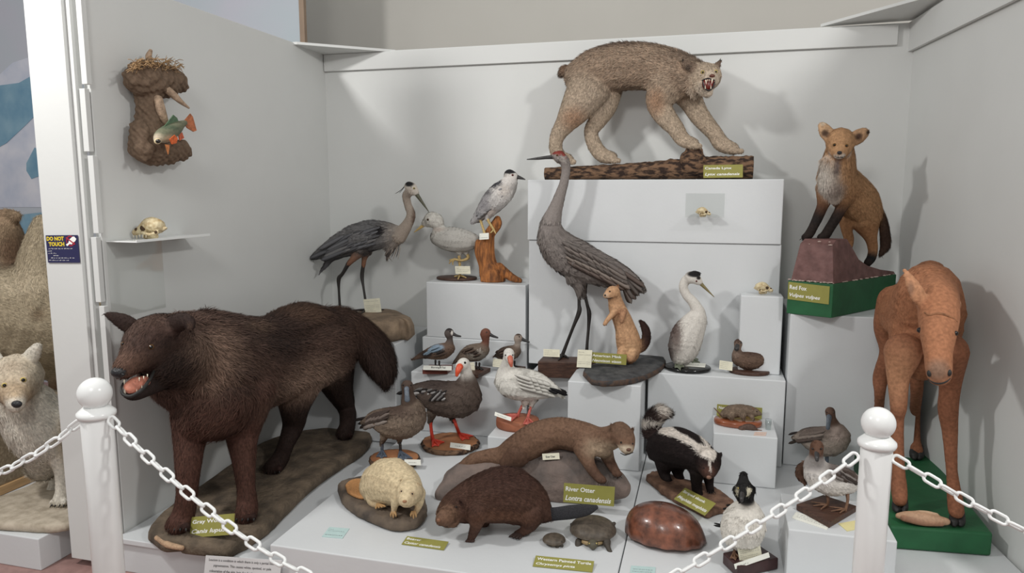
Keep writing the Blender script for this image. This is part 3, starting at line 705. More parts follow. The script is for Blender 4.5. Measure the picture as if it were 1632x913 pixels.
# ---------------- red fox on its painted stand
A_, B_ = PZ(1253, 499, ZL+.001), PZ(1325, 507, ZL+.001); C_ = np.array([*PY(1426, 477, 3.80)[:2], ZL+.001])
Ld = C_-B_; D_ = A_+Ld; hz = PY(1326, 453, B_[1])[2]-(ZL+.001)
R_ = root('mounted_fox', 'red fox with white chest, front paws up on a brown and green painted stand', 'fox', ((A_+C_)/2))
up3 = np.array([0, 0, hz]); prism('stand_base', [A_+up3, B_+up3, C_+up3, D_+up3], hz, M['green'], R_, bevel=.003)
M['maroon'] = mat('maroon_paint', S(122, 88, 84), .6, 25, .25, .3, col2=S(98, 68, 64), bs=40)
M['chip'] = mat('chipped_plaster', S(190, 170, 160), .8, 60, .1)
prof = [(0.02, 0), (.05, .88), (.10, .99), (.26, 1.0), (.32, .82), (.42, .48), (.55, .30), (.75, .16), (.98, .06), (1.0, 0)]
hr = PY(1300, 384, B_[1]+.02)[2]-(ZL+hz); V = []
for u, h in prof:
    w0 = .04+.13*h; 
    for e in (w0, .34, .66, 1-w0*.9): V.append(A_+up3+(B_-A_)*e+Ld*u+np.array([0, 0, hr*h+.003]))
Fc = []
for i in range(len(prof)-1):
    for j in range(3): Fc.append((i*4+j, i*4+j+1, (i+1)*4+j+1, (i+1)*4+j))
n0 = len(V)
for u, h in prof:
    for e in (.03, .97): V.append(A_+up3+(B_-A_)*e+Ld*u+np.array([0, 0, .001]))
for i in range(len(prof)-1):
    Fc.append((i*4+3, n0+i*2+1, n0+(i+1)*2+1, (i+1)*4+3)); Fc.append((i*4, (i+1)*4, n0+(i+1)*2, n0+i*2))
mi = [0]*len(Fc); V = [np.array(p) for p in V]
for i in range(60):
    u = rng.random(); q = B_+up3+(A_-B_)*rng.random()*.98+np.array([0, 0, .003+rng.random()*.004]) if u < .5 else (B_+up3+Ld*rng.random()+np.array([0, 0, .004]) if u < .8 else A_+up3+(B_-A_)*rng.uniform(.12, .85)+Ld*.045+np.array([0, 0, hr*rng.choice([.15, .5, .9, .95, .97])]))
    v0, f0 = ico(1); s3 = rng.uniform(.002, .0055); b0 = len(V); V += list(q+v0*np.array([s3*1.6, s3*.7, s3*.6])+np.array([0, -.001, 0])); Fc += (f0+b0).tolist(); mi += [1]*len(f0)
obj('rock_step', V, Fc, None, R_, smooth=False, mats=[M['maroon'], M['chip']], midx=mi)
OR, ORD, WH, BK = S(188, 138, 86), S(164, 112, 64), S(206, 198, 186), S(48, 38, 34)
B = Body(); yp = 3.70
yA = float((B_+Ld*.15)[1])
B.tube([(1338, 242, 3.460, 23), (1336, 262, 3.483, 27), (1334, 285, 3.517, 31), (1348, 300, 3.575, 32), (1366, 318, 3.632, 32), (1380, 338, 3.667, 25), (1383, 350, 3.678, 17)], OR, k=.9)
B.tube([(1325, 262, 3.448, 18), (1324, 290, 3.471, 20), (1328, 308, 3.494, 15)], WH, k=.8, fl=1.3)
B.tube([(1339, 226, 3.460, 23), (1339, 233, 3.431, 21), (1338, 242, 3.391, 12), (1338, 246, 3.362, 8)], OR, k=.9, fl=.35)
B.tube([(1327, 221, 3.471, 11), (1318, 212, 3.471, 12), (1312, 203, 3.471, 8.5), (1309, 198, 3.471, 4)], S(200, 158, 112), k=.5, fl=.35)
B.tube([(1356, 224, 3.471, 11), (1367, 218, 3.471, 12), (1376, 212, 3.471, 9), (1382, 209, 3.471, 4)], S(184, 140, 96), k=.5, fl=.35)
B.tube([(1318, 300, 3.506, 18, ORD), (1312, 325, 3.506, 10, S(110, 72, 46)), (1304, 345, 3.506, 8.5, BK), (1296, 362, 3.494, 7.5, BK), (1289, 374, 3.483, 7.5, BK), (1283, 378, 3.471, 6, BK)], BK, k=.9, fl=.35)
B.tube([(1350, 300, 3.529, 20, ORD), (1341, 330, 3.529, 10, S(90, 60, 42)), (1332, 348, 3.517, 8.5, BK), (1322, 364, 3.506, 8, BK), (1315, 375, 3.494, 8, BK), (1308, 378, 3.483, 6, BK)], BK, k=.9, fl=.35)
B.tube([(1352, 335, 3.667, 18), (1349, 362, 3.655, 9.5), (1353, 382, 3.667, 8), (1350, 398, 3.655, 7), (1345, 411, 3.644, 6.5)], ORD, k=.9, fl=.35)
B.tube([(1378, 348, 3.667, 24), (1387, 376, 3.667, 11), (1391, 396, 3.678, 8, ORD), (1389, 410, 3.667, 7.5, BK), (1383, 419, 3.644, 6.5, BK)], ORD, k=.9, fl=.35)
B.tube([(1394, 322, 3.690, 6), (1405, 345, 3.701, 6.5), (1410, 370, 3.701, 8), (1411, 390, 3.701, 8), (1405, 402, 3.690, 4)], S(74, 52, 40), k=.8, fl=1.0)
paint = [(1327, 243, 3.42, 6, WH, .6), (1350, 243, 3.42, 6, WH, .6), (1338, 250, 3.368, 8, WH, .5, (1.3, 1.5, .6)), (1316, 212, 3.448, 6, S(96, 70, 52), .5), (1369, 217, 3.448, 6, S(90, 62, 48), .5), (1329, 296, 3.460, 14, S(150, 130, 118), .8), (1331, 262, 3.437, 8, S(120, 104, 100), .8, (.6, 2, 1.6)),
         (1330, 236, 3.414, 4, S(120, 76, 44), .5), (1350, 236, 3.414, 4, S(120, 76, 44), .5), (1382, 211, 3.471, 4, BK, .4), (1311, 199, 3.471, 4, S(210, 190, 160), .5)]
B.build('body', R_, M['fur'], voxel=.005, smooth=4, paint=paint, fur=dict(n=42000, len=.024, wid=.0024, lift=.22, droop=.5, jit=.2, var=.2))
mb = MB(); ball('', 1338, 243.276, 3.336, 3.621, M['nose'], None, (1.1, .8, .8), mb=mb); mb.build('nose', None, R_, smooth=True)
loft('mouth_line', [(1331, 249, 3.351, .6), (1335, 250.5, 3.339, .8), (1338, 250, 3.336, .9), (1342, 250.5, 3.339, .8), (1346, 249, 3.351, .6)], M['matblack'], R_)
eye(1330, 231, 3.391, 3.0, R_); eye(1349, 232, 3.397, 3.0, R_)
toe_claws(R_, [(1281, 381, 3.454, 6), (1306, 381, 3.466, 6)], dx=-1, dy=2)

# ---------------- moose calf on green slab
zg = .326
R_ = root('mounted_calf', 'reddish brown long-legged calf standing on the low green slab', 'calf', (*PZ(1480, 780, ZP+.001)[:2], ZP+.001))
q = [PZ(1418, 838, zg), PZ(1583, 850, zg), PZ(1481, 722, zg), PZ(1357, 711, zg)]
prism('green_slab', q, zg-ZP-.002, M['green'], R_, bevel=.008)
CB, CD, CL = S(172, 108, 64), S(150, 90, 54), S(190, 130, 84)
y1, y2, y3 = YZ(1438, 822, zg), YZ(1524, 838, zg), YZ(1462, 733, zg); y4 = y3+.02
B = Body()
B.tube([(1492, 470, 2.84, 30), (1480, 466, 2.90, 48), (1476, 500, 2.98, 56), (1462, 500, 3.12, 54), (1448, 494, 3.22, 46), (1440, 490, 3.28, 34)], CB, k=1.0)
B.tube([(1470, 560, 2.96, 48), (1474, 520, 2.98, 54)], CB)
B.tube([(1482, 440, 2.98, 26), (1480, 434, 3.08, 18), (1474, 440, 3.14, 22)], CB)
B.tube([(1490, 466, 2.84, 36), (1495, 484, 2.72, 32), (1496, 508, 2.65, 31), (1495, 535, 2.58, 27), (1495, 562, 2.53, 22), (1496, 585, 2.50, 21), (1497, 597, 2.50, 19)], CB, k=.9, fl=.4)
B.tube([(1474, 486, 2.68, 9), (1464, 472, 2.66, 14), (1455, 455, 2.66, 12), (1445, 437, 2.67, 7), (1437, 422, 2.68, 2.5)], CL, k=.4, fl=.3)
B.tube([(1519, 492, 2.70, 9), (1527, 486, 2.71, 6), (1531, 484, 2.71, 3)], S(200, 150, 110), k=.6, fl=.3)
B.tube([(1440, 560, 2.86, 30), (1432, 600, y1+.10, 18), (1432, 648, y1+.09, 13), (1430, 672, y1+.10, 10.5), (1431, 740, y1+.07, 10.5), (1433, 778, y1+.05, 12.5), (1434, 796, y1+.02, 11.5)], CD, fl=.3)
B.tube([(1512, 560, 2.80, 30), (1514, 612, y2+.13, 17), (1511, 652, y2+.11, 15.5), (1514, 690, y2+.11, 12), (1517, 750, y2+.08, 9), (1522, 795, y2+.04, 12), (1524, 815, y2+.01, 12)], CD, fl=.3)
B.tube([(1454, 540, 3.22, 30), (1460, 580, 3.24, 14), (1461, 620, 3.26, 10), (1458, 660, y3+.05, 8.5), (1457, 700, y3+.05, 9.5), (1461, 718, y3+.02, 10)], CD, fl=.3)
B.tube([(1425, 480, 3.23, 26), (1410, 520, 3.26, 17), (1416, 560, 3.27, 14), (1404, 600, 3.30, 12.5), (1402, 630, 3.29, 8.5), (1400, 680, y4+.06, 8), (1398, 712, y4+.03, 9.5)], CD, fl=.3)
paint = [(1495, 590, 2.47, 16, S(150, 112, 86), .6), (1456, 460, 2.63, 7, S(150, 108, 80), .6, (.7, 2, 2)), (1494, 508, 2.6, 9, S(140, 86, 50), .7, (1.6, 1, .6)), (1434, 600, 2.8, 24, CL, .8, (1, 2, 2)), (1474, 425, 3.0, 26, S(140, 86, 50), .8)]
B.build('body', R_, M['fur'], voxel=.008, smooth=5, paint=paint, fur=dict(n=60000, len=.014, wid=.0024, lift=.15, droop=.6, jit=.2, var=.14))
for x, y, Y in ((1429, 812, y1), (1440, 812, y1-.008), (1520, 834, y2), (1531, 834, y2-.008), (1457, 728, y3), (1465, 728, y3-.008), (1394, 722, y4), (1402, 722, y4-.008)):
    Yh = YZ(x, y+4, zg+.004); loft('hoof', [(x+1, y-16, Yh+.035, 5.5), (x, y-7, Yh+.02, 7), (x, y-1, Yh+.002, 6.5), (x, y+2, Yh-.008, 3.5)], M['matblack'], R_, n=4)
for x, y, Y, r in ((1466, 526, 2.585, 4.5), (1523, 531, 2.59, 4)): ball('eye', x, y, Y, r, M['darkeye'], R_)
ball('nostril', 1481, 595, 2.445, 5, M['matblack'], R_, (.7, .7, 1.1)); ball('nostril', 1513, 594, 2.445, 5, M['matblack'], R_, (.7, .7, 1.1))
loft('mouth_line', [(1480, 604, 2.455, 1.2), (1488, 609.5, 2.445, 1.6), (1497, 611, 2.443, 1.7), (1507, 608.5, 2.445, 1.5), (1514, 603, 2.455, 1)], M['matblack'], R_)
loft('forehead_seam', [(1474, 498, 2.605, 1.6), (1482, 502, 2.575, 2.2), (1492, 500, 2.57, 2), (1503, 501, 2.575, 2.3), (1514, 505, 2.59, 2), (1525, 512, 2.62, 1.4)], mat('seam', S(134, 92, 64), .9, 60, .3, .4), R_)
# ================================================================== birds
def wl(mb, P, R, m, n=4, seg=8, flat=1, ref=None):
    PR = cr(np.column_stack([np.array(P), np.array(R)]), n); v, f = loft_data(PR[:, :3], np.maximum(PR[:, 3], 2e-4), flat, seg, ref); mb.add(v, f, m)
def foot(R_, px, py, z, ends, r, m, web=False, name='foot'):
    """toes laid on the plane z: heel pixel and toe-tip pixels; webbed or not"""
    c = PZ(px, py, z+.004); s_ = sc(c); rr = r*s_; mb = MB(); E_ = [PZ(a, b, z+.0025) for a, b in ends]
    for e in E_: wl(mb, [c+np.array([0, 0, rr*.6]), (c+e)/2+np.array([0, 0, rr*.5]), e+np.array([0, 0, rr*.2])], [rr, rr*.8, rr*.45], m)
    if web:
        th = np.array([0, 0, rr*.35])
        for a, b in zip(E_[:-1], E_[1:]):
            mid = (a+b)/2*.86+c*.14; q = [c, a, mid, b]
            mb.add([p+th for p in q]+[p-th*.2 for p in q], [(0, 1, 2, 3), (7, 6, 5, 4), (1, 5, 6, 2), (2, 6, 7, 3), (0, 4, 5, 1), (3, 7, 4, 0)], m)
    return mb.build(name, m, R_, smooth=True)
def disc(name, cx, cy, hw, z, th, m, R_, side=None, k=1.0, rough=0.0):
    c = PZ(cx, cy, z); a = PZ(cx+hw, cy, z); rr = np.linalg.norm(a-c); n = 40; V = []; Fc = []; mi = []
    prof = [(.97, -th), (1.0, -th*.75), (1.0, -th*.25), (.97, 0), (.6, 0), (.3, 0)] if not side else [(1.0, -th), (1.05, -th*.5), (1.0, -th*.03), (.96, 0), (.6, 0), (.3, 0)]
    wob = 1+rng.normal(0, rough, n)
    for i, (q, dz) in enumerate(prof):
        for j in range(n):
            t = 2*math.pi*j/n; w_ = wob[j] if i < 4 else 1
            V.append(c+np.array([rr*q*w_*math.cos(t), rr*k*q*w_*math.sin(t), dz]))
    V.append(c)
    for i in range(len(prof)-1):
        for j in range(n): Fc.append((i*n+j, i*n+(j+1) % n, (i+1)*n+(j+1) % n, (i+1)*n+j)); mi.append(1 if side and i < 3 else 0)
    for j in range(n): Fc.append(((len(prof)-1)*n+j, (len(prof)-1)*n+(j+1) % n, len(V)-1)); mi.append(0)
    Fc.append(tuple(range(n))[::-1]); mi.append(1 if side else 0)
    o = obj(name, V, Fc, m, R_, True, mats=[m, side] if side else [m], midx=mi); return o
def colmat(name, c, rough=.5, na=.15, ns=120, bump=.2): return mat(name, S(*c), rough, ns, na, bump)
M['bill_dark'] = colmat('bill_dark', (52, 50, 50), .35); M['bill_horn'] = colmat('bill_horn', (120, 108, 70), .35)
M['bill_yel'] = colmat('bill_yellow', (205, 176, 112), .4); M['leg_yel'] = colmat('leg_yellow', (186, 160, 106), .5)
M['leg_black'] = colmat('leg_black', (42, 38, 36), .5); M['leg_red'] = colmat('leg_red', (196, 62, 44), .45, .12)
M['leg_pink'] = colmat('leg_pink', (196, 104, 92), .5); M['bill_orange'] = colmat('bill_orange', (214, 84, 52), .35, .1)
M['bill_pink'] = colmat('bill_pink', (196, 110, 88), .4, .1); M['bill_blue'] = colmat('bill_blue', (92, 100, 110), .4); M['leg_blue'] = colmat('leg_blue', (84, 92, 104), .5)
M['leg_grey'] = colmat('leg_grey', (110, 116, 98), .5); M['leg_brown'] = colmat('leg_brown', (112, 82, 62), .6)
FE = dict(round=1, droop=.15, jit=.12, lift=.06, var=.22)
def fe(n, L, Wd, **k): d = dict(FE); d.update(n=n, len=L, wid=Wd); d.update(k); return d
GB, WHT = S(128, 128, 130), S(214, 210, 200)

# ---------------- great blue heron
yh = 3.70; zA = float(PY(580, 496, yh)[2])
R_ = root('mounted_heron', 'tall grey heron with dark-crowned head bent down, on a tan rock base', 'heron', (*PZ(600, 515, ZA+.001)[:2], ZA+.001))
slab('rock_base', [(553, 501), (575, 494), (607, 491), (630, 493), (644, 499), (655, 505), (650, 509), (640, 508), (625, 511), (600, 512), (575, 511), (556, 508)], zA, zA-ZA-.001, M['rock_tan'], R_, rough=.012, dome=.006)
B = Body()
B.tube([(634, 372, yh, 13, S(150, 138, 126)), (610, 374, yh, 22), (580, 378, yh, 26), (548, 389, yh, 21), (520, 400, yh, 12), (500, 409, yh, 4)], S(112, 110, 110), k=.75)
B.tube([(655, 303, yh-.02, 8.5), (648, 312, yh-.01, 7), (650, 326, yh, 6.5), (655, 342, yh, 7.5), (649, 358, yh, 9), (636, 376, yh, 13)], S(164, 148, 132), k=.9, fl=.5)
B.tube([(652, 297, yh-.02, 8), (656, 299, yh-.02, 8.5), (662, 306, yh-.02, 6)], S(196, 186, 172), k=.75, fl=.3)
B.tube([(630, 382, yh, 11), (623, 395, yh, 7), (619, 406, yh, 3)], S(138, 126, 116), k=.8, fl=1.2)
B.tube([(553, 402, yh, 7), (530, 410, yh, 6), (518, 424, yh, 3), (513, 430, yh, 1.5)], S(92, 90, 92), k=.5)
B.tube([(578, 396, yh-.02, 12, S(120, 100, 88)), (566, 409, yh-.03, 6.5, S(150, 104, 76)), (556, 420, yh-.03, 4, S(142, 92, 64))], S(140, 92, 66), fl=.5)
B.tube([(584, 398, yh+.03, 10, S(120, 100, 88)), (581, 410, yh+.03, 5, S(150, 104, 76)), (579, 424, yh+.03, 3.2, S(142, 92, 64))], S(140, 92, 66), fl=.5)
B.build('body', R_, M['feather'], voxel=.004, smooth=4, paint=[(653, 294, yh-.02, 5.5, S(34, 32, 34), .3, (1.3, 3, .8)), (648, 290, yh-.02, 4, S(34, 32, 34), .3, (1.2, 3, .8)), (609, 366, yh-.06, 9, S(40, 36, 38), .3, (1, 2, 1)), (595, 400, yh-.05, 10, S(60, 54, 54), .7, (2.6, 2, .4)), (660, 345, yh, 3, S(120, 96, 80), .8, (1, 3, 5))],
        fur=fe(14000, .030, .007))
wing = []; 
for i in range(26):
    u = i/25; wing.append((606-58*u+rng.normal(0, 2), 362+14*u+(i % 5)*6, yh-.068, 566-58*u+rng.normal(0, 2), 378+20*u+(i % 5)*4.5, yh-.055, 8))
for i in range(7): wing.append((545-3*i, 388+i*1.6, yh-.05, 500-1.0*i+2*(i % 2), 408+i*.6, yh-.03, 7))
leaves('wing', wing, M['feather'], R_, cols=[S(104, 104, 108), S(116, 116, 120), S(96, 95, 98), S(124, 122, 122)])
leaves('plume', [(648, 292, yh-.02, 629, 309, yh, .9, 2), (648, 291, yh-.02, 636, 308, yh, .8, 1)], M['feather'], R_, cols=[S(40, 38, 40)])
leaves('chest_plume', [(626+i*1.5, 386, yh-.02+.004*i, 613+i*2.6, 408+(i % 3)*3, yh-.02, 1.4, 1) for i in range(9)], M['feather'], R_, cols=[S(146, 132, 120), S(96, 88, 84), S(170, 160, 148)])
loft('bill', [(661, 305, yh-.02, 4), (667, 314, yh-.02, 3), (674, 324, yh-.02, 2), (683, 337, yh-.02, .6)], colmat('bill_olive', (78, 76, 58), .35), R_, flat=.7)
eye(660, 300, yh-.045, 1.7, R_, 'yelloweye')
loft('leg', [(556, 419, yh-.03, 3.6), (546, 436, yh-.03, 2.8), (540, 444, yh-.03, 3.4), (540, 460, yh-.03, 2), (541, 478, yh-.03, 2), (542, 494, yh-.03, 2.4)], M['leg_black'], R_)
loft('leg', [(579, 422, yh+.03, 3), (577, 440, yh+.03, 3.2), (579, 456, yh+.02, 2), (582, 476, yh+.01, 2), (584, 494, yh, 2.4)], M['leg_black'], R_)
foot(R_, 543, 495, zA, [(528, 499), (538, 505), (556, 500)], 2.2, M['leg_black']); foot(R_, 584, 495, zA, [(562, 495), (572, 502), (612, 494)], 2.2, M['leg_black'])
fr_y = 3.66
_, fr = card('specimen_tag', PY(579, 477, fr_y+.02), PY(605, 475, fr_y+.02), PY(582, 499, fr_y), M['cream'], 'cream square handwritten tag standing at the feet of the great heron', 'tag')
scribble(_, fr, [(.8, .06), (.52, .06), (.42, .06), (.32, .06), (.2, .06), (.1, .05)], seed=1)

# ---------------- pale chick
zc = ZB+.014; yc = YZ(732, 441, zc)
R_ = root('mounted_wading_bird', 'pale white long-billed bird standing on one leg on a dark oval board', 'bird', (*PZ(728, 443, ZB+.001)[:2], ZB+.001))
disc('board', 728, 441, 33, zc, .0125, M['darkwood'], R_, k=.8)
PC, PG = S(204, 200, 190), S(178, 174, 166)
B = Body()
B.tube([(699, 378, yc, 14), (716, 381, yc, 20), (735, 383, yc, 19.5), (752, 384, yc, 13), (762, 385, yc, 5)], PG, k=.85)
B.tube([(688, 350, yc-.01, 13), (695, 352, yc-.01, 12), (699, 362, yc, 9.5), (702, 372, yc, 14)], PC, k=.85)
B.tube([(682, 353, yc-.01, 9), (678, 355, yc-.01, 6)], PC, k=.8)
B.tube([(731, 398, yc, 7), (732, 406, yc, 3)], PG); B.tube([(741, 398, yc+.02, 7), (744, 406, yc+.02, 3)], PG)
B.build('body', R_, M['feather'], voxel=.004, smooth=4, fur=fe(9000, .014, .0045, var=.12), paint=[(700, 366, yc, 5, S(176, 160, 148), .8, (2, 4, .6))])
loft('bill', [(681, 354, yc-.01, 4), (672, 361, yc-.01, 2.6), (660, 370, yc-.01, .6)], M['bill_yel'], R_, flat=.8)
eye(682, 350, yc-.048, 2, R_, 'browneye')
loft('leg', [(732, 402, yc, 2.8), (732, 413, yc, 2.4), (733, 425, yc, 2.1), (733, 439, yc, 2.2)], M['leg_yel'], R_)
loft('leg', [(744, 404, yc+.02, 2.6), (746, 411, yc+.01, 2.6), (736, 415, yc-.01, 1.9), (724, 413, yc-.02, 1.9)], M['leg_yel'], R_)
for e in ((716, 415), (716, 420), (722, 422)): loft('toe', [(725, 413, yc-.02, 1.5), ((725+e[0])/2-2, (413+e[1])/2, yc-.022, 1.3), (e[0], e[1], yc-.02, .8)], M['leg_yel'], R_, seg=8)
foot(R_, 733, 440, zc, [(724, 441), (730, 445), (743, 443)], 1.8, M['leg_yel'])
_, fr = card('specimen_tag', PY(725, 424, yc-.03), PY(749, 424, yc-.03), PY(726, 436.5, yc-.04), M['cream'], 'cream handwritten tag hanging in front of the pale bird leg', 'tag')
scribble(_, fr, [(.7, .09), (.5, .09), (.3, .09)], seed=2)

# ---------------- night heron on stump
yn = YZ(795, 449, ZB)+.01
R_ = root('mounted_night_heron', 'white and grey black-capped heron perched on an orange driftwood stump', 'heron', (*PZ(798, 450, ZB+.001)[:2], ZB+.001))
B = Body(); o1, o2 = S(190, 122, 66), S(120, 74, 40)
B.tube([(793, 349, yn, 5.5), (791, 358, yn, 9), (781, 372, yn, 9), (776, 388, yn, 12), (775, 405, yn, 14), (778, 422, yn, 15), (783, 438, yn, 19), (786, 446, yn, 20)], o1)
B.tube([(762, 386, yn, 5), (765, 400, yn, 9), (770, 420, yn, 8), (775, 438, yn, 9)], o1)
B.tube([(796, 425, yn, 7), (808, 437, yn-.01, 7.5), (820, 444, yn-.02, 6), (829, 447, yn-.02, 4)], o1)
B.tube([(774, 430, yn-.03, 6), (770, 446, yn-.04, 5)], o2)
st = B.build('stump', R_, M['drift'], voxel=.004, smooth=3)
v = np.empty(len(st.data.vertices)*3); st.data.vertices.foreach_get('co', v); v = v.reshape(-1, 3); off = OFF[st.name]
v[:, 2] = np.maximum(v[:, 2], .001); a_ = np.arctan2(v[:, 1]+off[1]-yn, v[:, 0]); v[:, :2] += (np.sin(a_*17+v[:, 2]*30)[:, None]*.0016)*unit(v[:, :2]); st.data.vertices.foreach_set('co', v.ravel())
B = Body(); NG = S(176, 172, 172)
B.tube([(813, 289, yn-.02, 12, S(206, 200, 194)), (806, 301, yn-.02, 17, S(206, 200, 194)), (794, 313, yn-.02, 20, S(196, 192, 188)), (780, 328, yn-.01, 17), (766, 342, yn, 10), (756, 351, yn, 5)], NG, k=.85)
B.tube([(812, 279, yn-.02, 9.5), (818, 281, yn-.02, 8)], S(210, 204, 196), k=.85, fl=.4)
B.tube([(784, 336, yn-.03, 8), (778, 346, yn-.03, 4)], S(190, 184, 178)); B.tube([(768, 342, yn+.01, 7), (765, 350, yn, 3.5)], S(190, 184, 178))
B.build('body', R_, M['feather'], voxel=.004, smooth=4, fur=fe(9000, .02, .006, var=.12), paint=[(812, 273, yn-.02, 7, S(36, 36, 40), .25, (1.8, 3, .75)), (795, 294, yn, 9, S(66, 66, 72), .4, (1.2, 3, .7)), (782, 306, yn, 9, S(96, 94, 98), .5, (1, 3, 1)), (776, 322, yn-.03, 11, S(150, 146, 148), .5, (1, 2, 1.6)), (806, 300, yn-.07, 9, S(200, 190, 180), .7), (786, 335, yn-.05, 7, S(170, 156, 146), .7)])
wing = [(800-16*u+rng.normal(0, 1), 300+14*u+(i % 4)*5, yn-.072+.02*u, 776-18*u, 326+16*u+(i % 4)*3, yn-.055+.02*u, 8) for i, u in ((i, i/17) for i in range(18))]
leaves('wing', wing, M['feather'], R_, cols=[S(150, 148, 150), S(162, 158, 158), S(140, 138, 140)])
loft('bill', [(820, 281, yn-.02, 4), (828, 283, yn-.02, 2.8), (837, 286, yn-.02, .7)], M['bill_dark'], R_, flat=.7)
eye(817, 279, yn-.046, 1.8, R_, 'redeye')
loft('leg', [(765, 348, yn, 2.6), (768, 358, yn-.02, 2), (772, 370, yn-.035, 2)], M['leg_yel'], R_); loft('leg', [(777, 345, yn-.03, 3, ), (779, 353, yn-.035, 2.2), (787, 366, yn-.035, 2)], M['leg_yel'], R_)
for a, e in (((772, 370), (768, 376)), ((772, 370), (775, 377)), ((787, 366), (782, 371)), ((787, 366), (790, 372))): loft('toe', [(*a, yn-.037, 1.6), (*e, yn-.047, .9)], M['leg_yel'], R_, seg=8)
_, fr = card('specimen_tag', PY(764, 372, yn-.06), PY(779, 371, yn-.06), PY(764, 382, yn-.062), M['cardwhite'], 'tiny white tag tied to the orange stump below the perched heron', 'tag')
scribble(_, fr, [(.55, .15), (.25, .15)], seed=3)

# ---------------- sandhill crane
yc = 3.47; zf = float(PY(910, 569, yc)[2])
R_ = root('mounted_crane', 'tall grey-brown crane with red crown on a reddish wood block', 'crane', (*PZ(892, 590, ZF+.001)[:2], ZF+.001))
p0, p1 = PZ(857, 576, zf), PZ(921, 578, zf); prism('wood_block', [p0, p1, p1+np.array([.02, .13, 0]), p0+np.array([.0, .13, 0])], zf-ZF-.002, M['darkwood'], R_, bevel=.004)
K1, K2 = S(122, 112, 106), S(142, 132, 126)
B = Body()
B.tube([(877, 358, yc, 17, K2), (880, 378, yc, 24), (893, 397, yc, 30), (915, 412, yc, 33), (942, 424, yc, 29), (970, 434, yc, 24), (998, 446, yc, 17), (1016, 456, yc, 9)], K1, k=.75)
B.tube([(891, 250, yc-.02, 9), (899, 256, yc-.01, 8.5), (902, 270, yc, 7.5), (899, 290, yc, 7.5), (893, 310, yc, 9), (885, 334, yc, 12), (879, 352, yc, 16)], K2, k=.9, fl=.5)
B.tube([(885, 248, yc-.02, 6.5), (892, 248, yc-.02, 8.5)], K2, k=.8, fl=.3)
B.tube([(914, 440, yc-.01, 14), (921, 455, yc-.01, 9), (923, 468, yc-.01, 5)], S(120, 110, 104), fl=.8); B.tube([(926, 440, yc+.03, 12), (929, 456, yc+.03, 7), (931, 468, yc+.03, 4)], S(116, 106, 100), fl=.8)
B.build('body', R_, M['feather'], voxel=.0045, smooth=4, fur=fe(22000, .032, .008, var=.2), paint=[(889, 242, yc-.02, 6.5, S(150, 50, 36), .25, (1.9, 3, .8)), (898, 246, yc-.02, 4, S(150, 56, 42), .3, (1, 3, 1)), (895, 254, yc-.05, 6, S(176, 168, 158), .6)])
wing = []
for i in range(34):
    u = i/33; wing.append((895+78*u+rng.normal(0, 2), 388+36*u+(i % 5)*7-3, yc-.088+.02*u, 925+80*u, 402+40*u+(i % 5)*6, yc-.07+.02*u, 10))
for i in range(9): wing.append((985+i, 428+i*3.2, yc-.06+.01*(i % 3), 1029-i*3.2, 458+i*3.2+(i % 2)*4, yc-.02, 8))
for i in range(6): wing.append((978+i*2, 432+i*3, yc+.01, 1027-i*2.5, 452+i*5, yc+.02, 8))
leaves('wing', wing, M['feather'], R_, cols=[S(116, 106, 100), S(128, 116, 108), S(104, 94, 88), S(136, 122, 112), S(108, 92, 84)])
loft('bill', [(884, 250, yc-.02, 3.6), (870, 251, yc-.02, 2.8), (857, 252.5, yc-.02, 2.2), (840, 254, yc-.02, .7)], M['bill_dark'], R_, flat=.7)
eye(888, 247.5, yc-.048, 1.8, R_, 'amber')
for pts in ([(923, 464, yc-.01, 3.2), (923, 484, yc-.01, 2.7), (923, 497, yc-.01, 3.8), (914, 520, yc-.01, 2.6), (905, 543, yc, 2.6), (897, 564, yc, 3)], [(931, 466, yc+.03, 3), (936, 486, yc+.03, 2.6), (939, 500, yc+.03, 3.6), (938, 522, yc+.03, 2.5), (936, 545, yc+.02, 2.4), (935, 562, yc+.02, 2.8)]):
    loft('leg', pts, M['leg_black'], R_)
foot(R_, 897, 567, zf, [(880, 568), (890, 574), (906, 571)], 2.4, M['leg_black'])
z2 = PY(935, 563, yc+.02)[2]
prism('wood_foot_block', [PZ(921, 575, zf), PZ(950, 576, zf), PZ(950, 569, zf), PZ(921, 568, zf)], .03, M['darkwood'], R_, bevel=.004)
_, fr = card('specimen_tag', PY(866, 556, yc-.07), PY(892, 557, yc-.07), PY(866, 568, yc-.08), M['cream'], 'cream handwritten tag resting at the crane feet on its wood block', 'tag')
scribble(_, fr, [(.75, .1), (.5, .1), (.25, .1)], seed=4)

# ---------------- western grebe
zg_ = ZI+.017; yg = YZ(1096, 583, zg_)
R_ = root('mounted_grebe', 'upright white grebe with black crest and long thin bill on a black oval base', 'grebe', (*PZ(1096, 585, ZI+.001)[:2], ZI+.001))
disc('base', 1096, 583, 36, zg_, .0155, M['black'], R_, k=.85)
GWh, GBr = S(208, 202, 192), S(104, 84, 76)
B = Body()
B.tube([(1113, 500, yg, 12), (1108, 512, yg, 19), (1099, 528, yg, 25), (1092, 545, yg, 27), (1088, 560, yg, 22), (1086, 570, yg, 14)], GWh, k=.85)
B.tube([(1104, 443, yg-.01, 9), (1094, 446, yg, 8), (1089, 457, yg, 7.5), (1094, 470, yg, 7.5), (1105, 482, yg, 8.5), (1113, 497, yg, 11)], GWh, k=.9, fl=.4)
B.tube([(1100, 441, yg-.01, 9), (1108, 444, yg-.01, 9), (1114, 449, yg-.01, 6)], GWh, k=.8, fl=.3)
B.tube([(1098, 439, yg, 5), (1106, 436, yg, 5), (1113, 436, yg, 3.5)], S(30, 27, 27), k=.8, fl=.6)
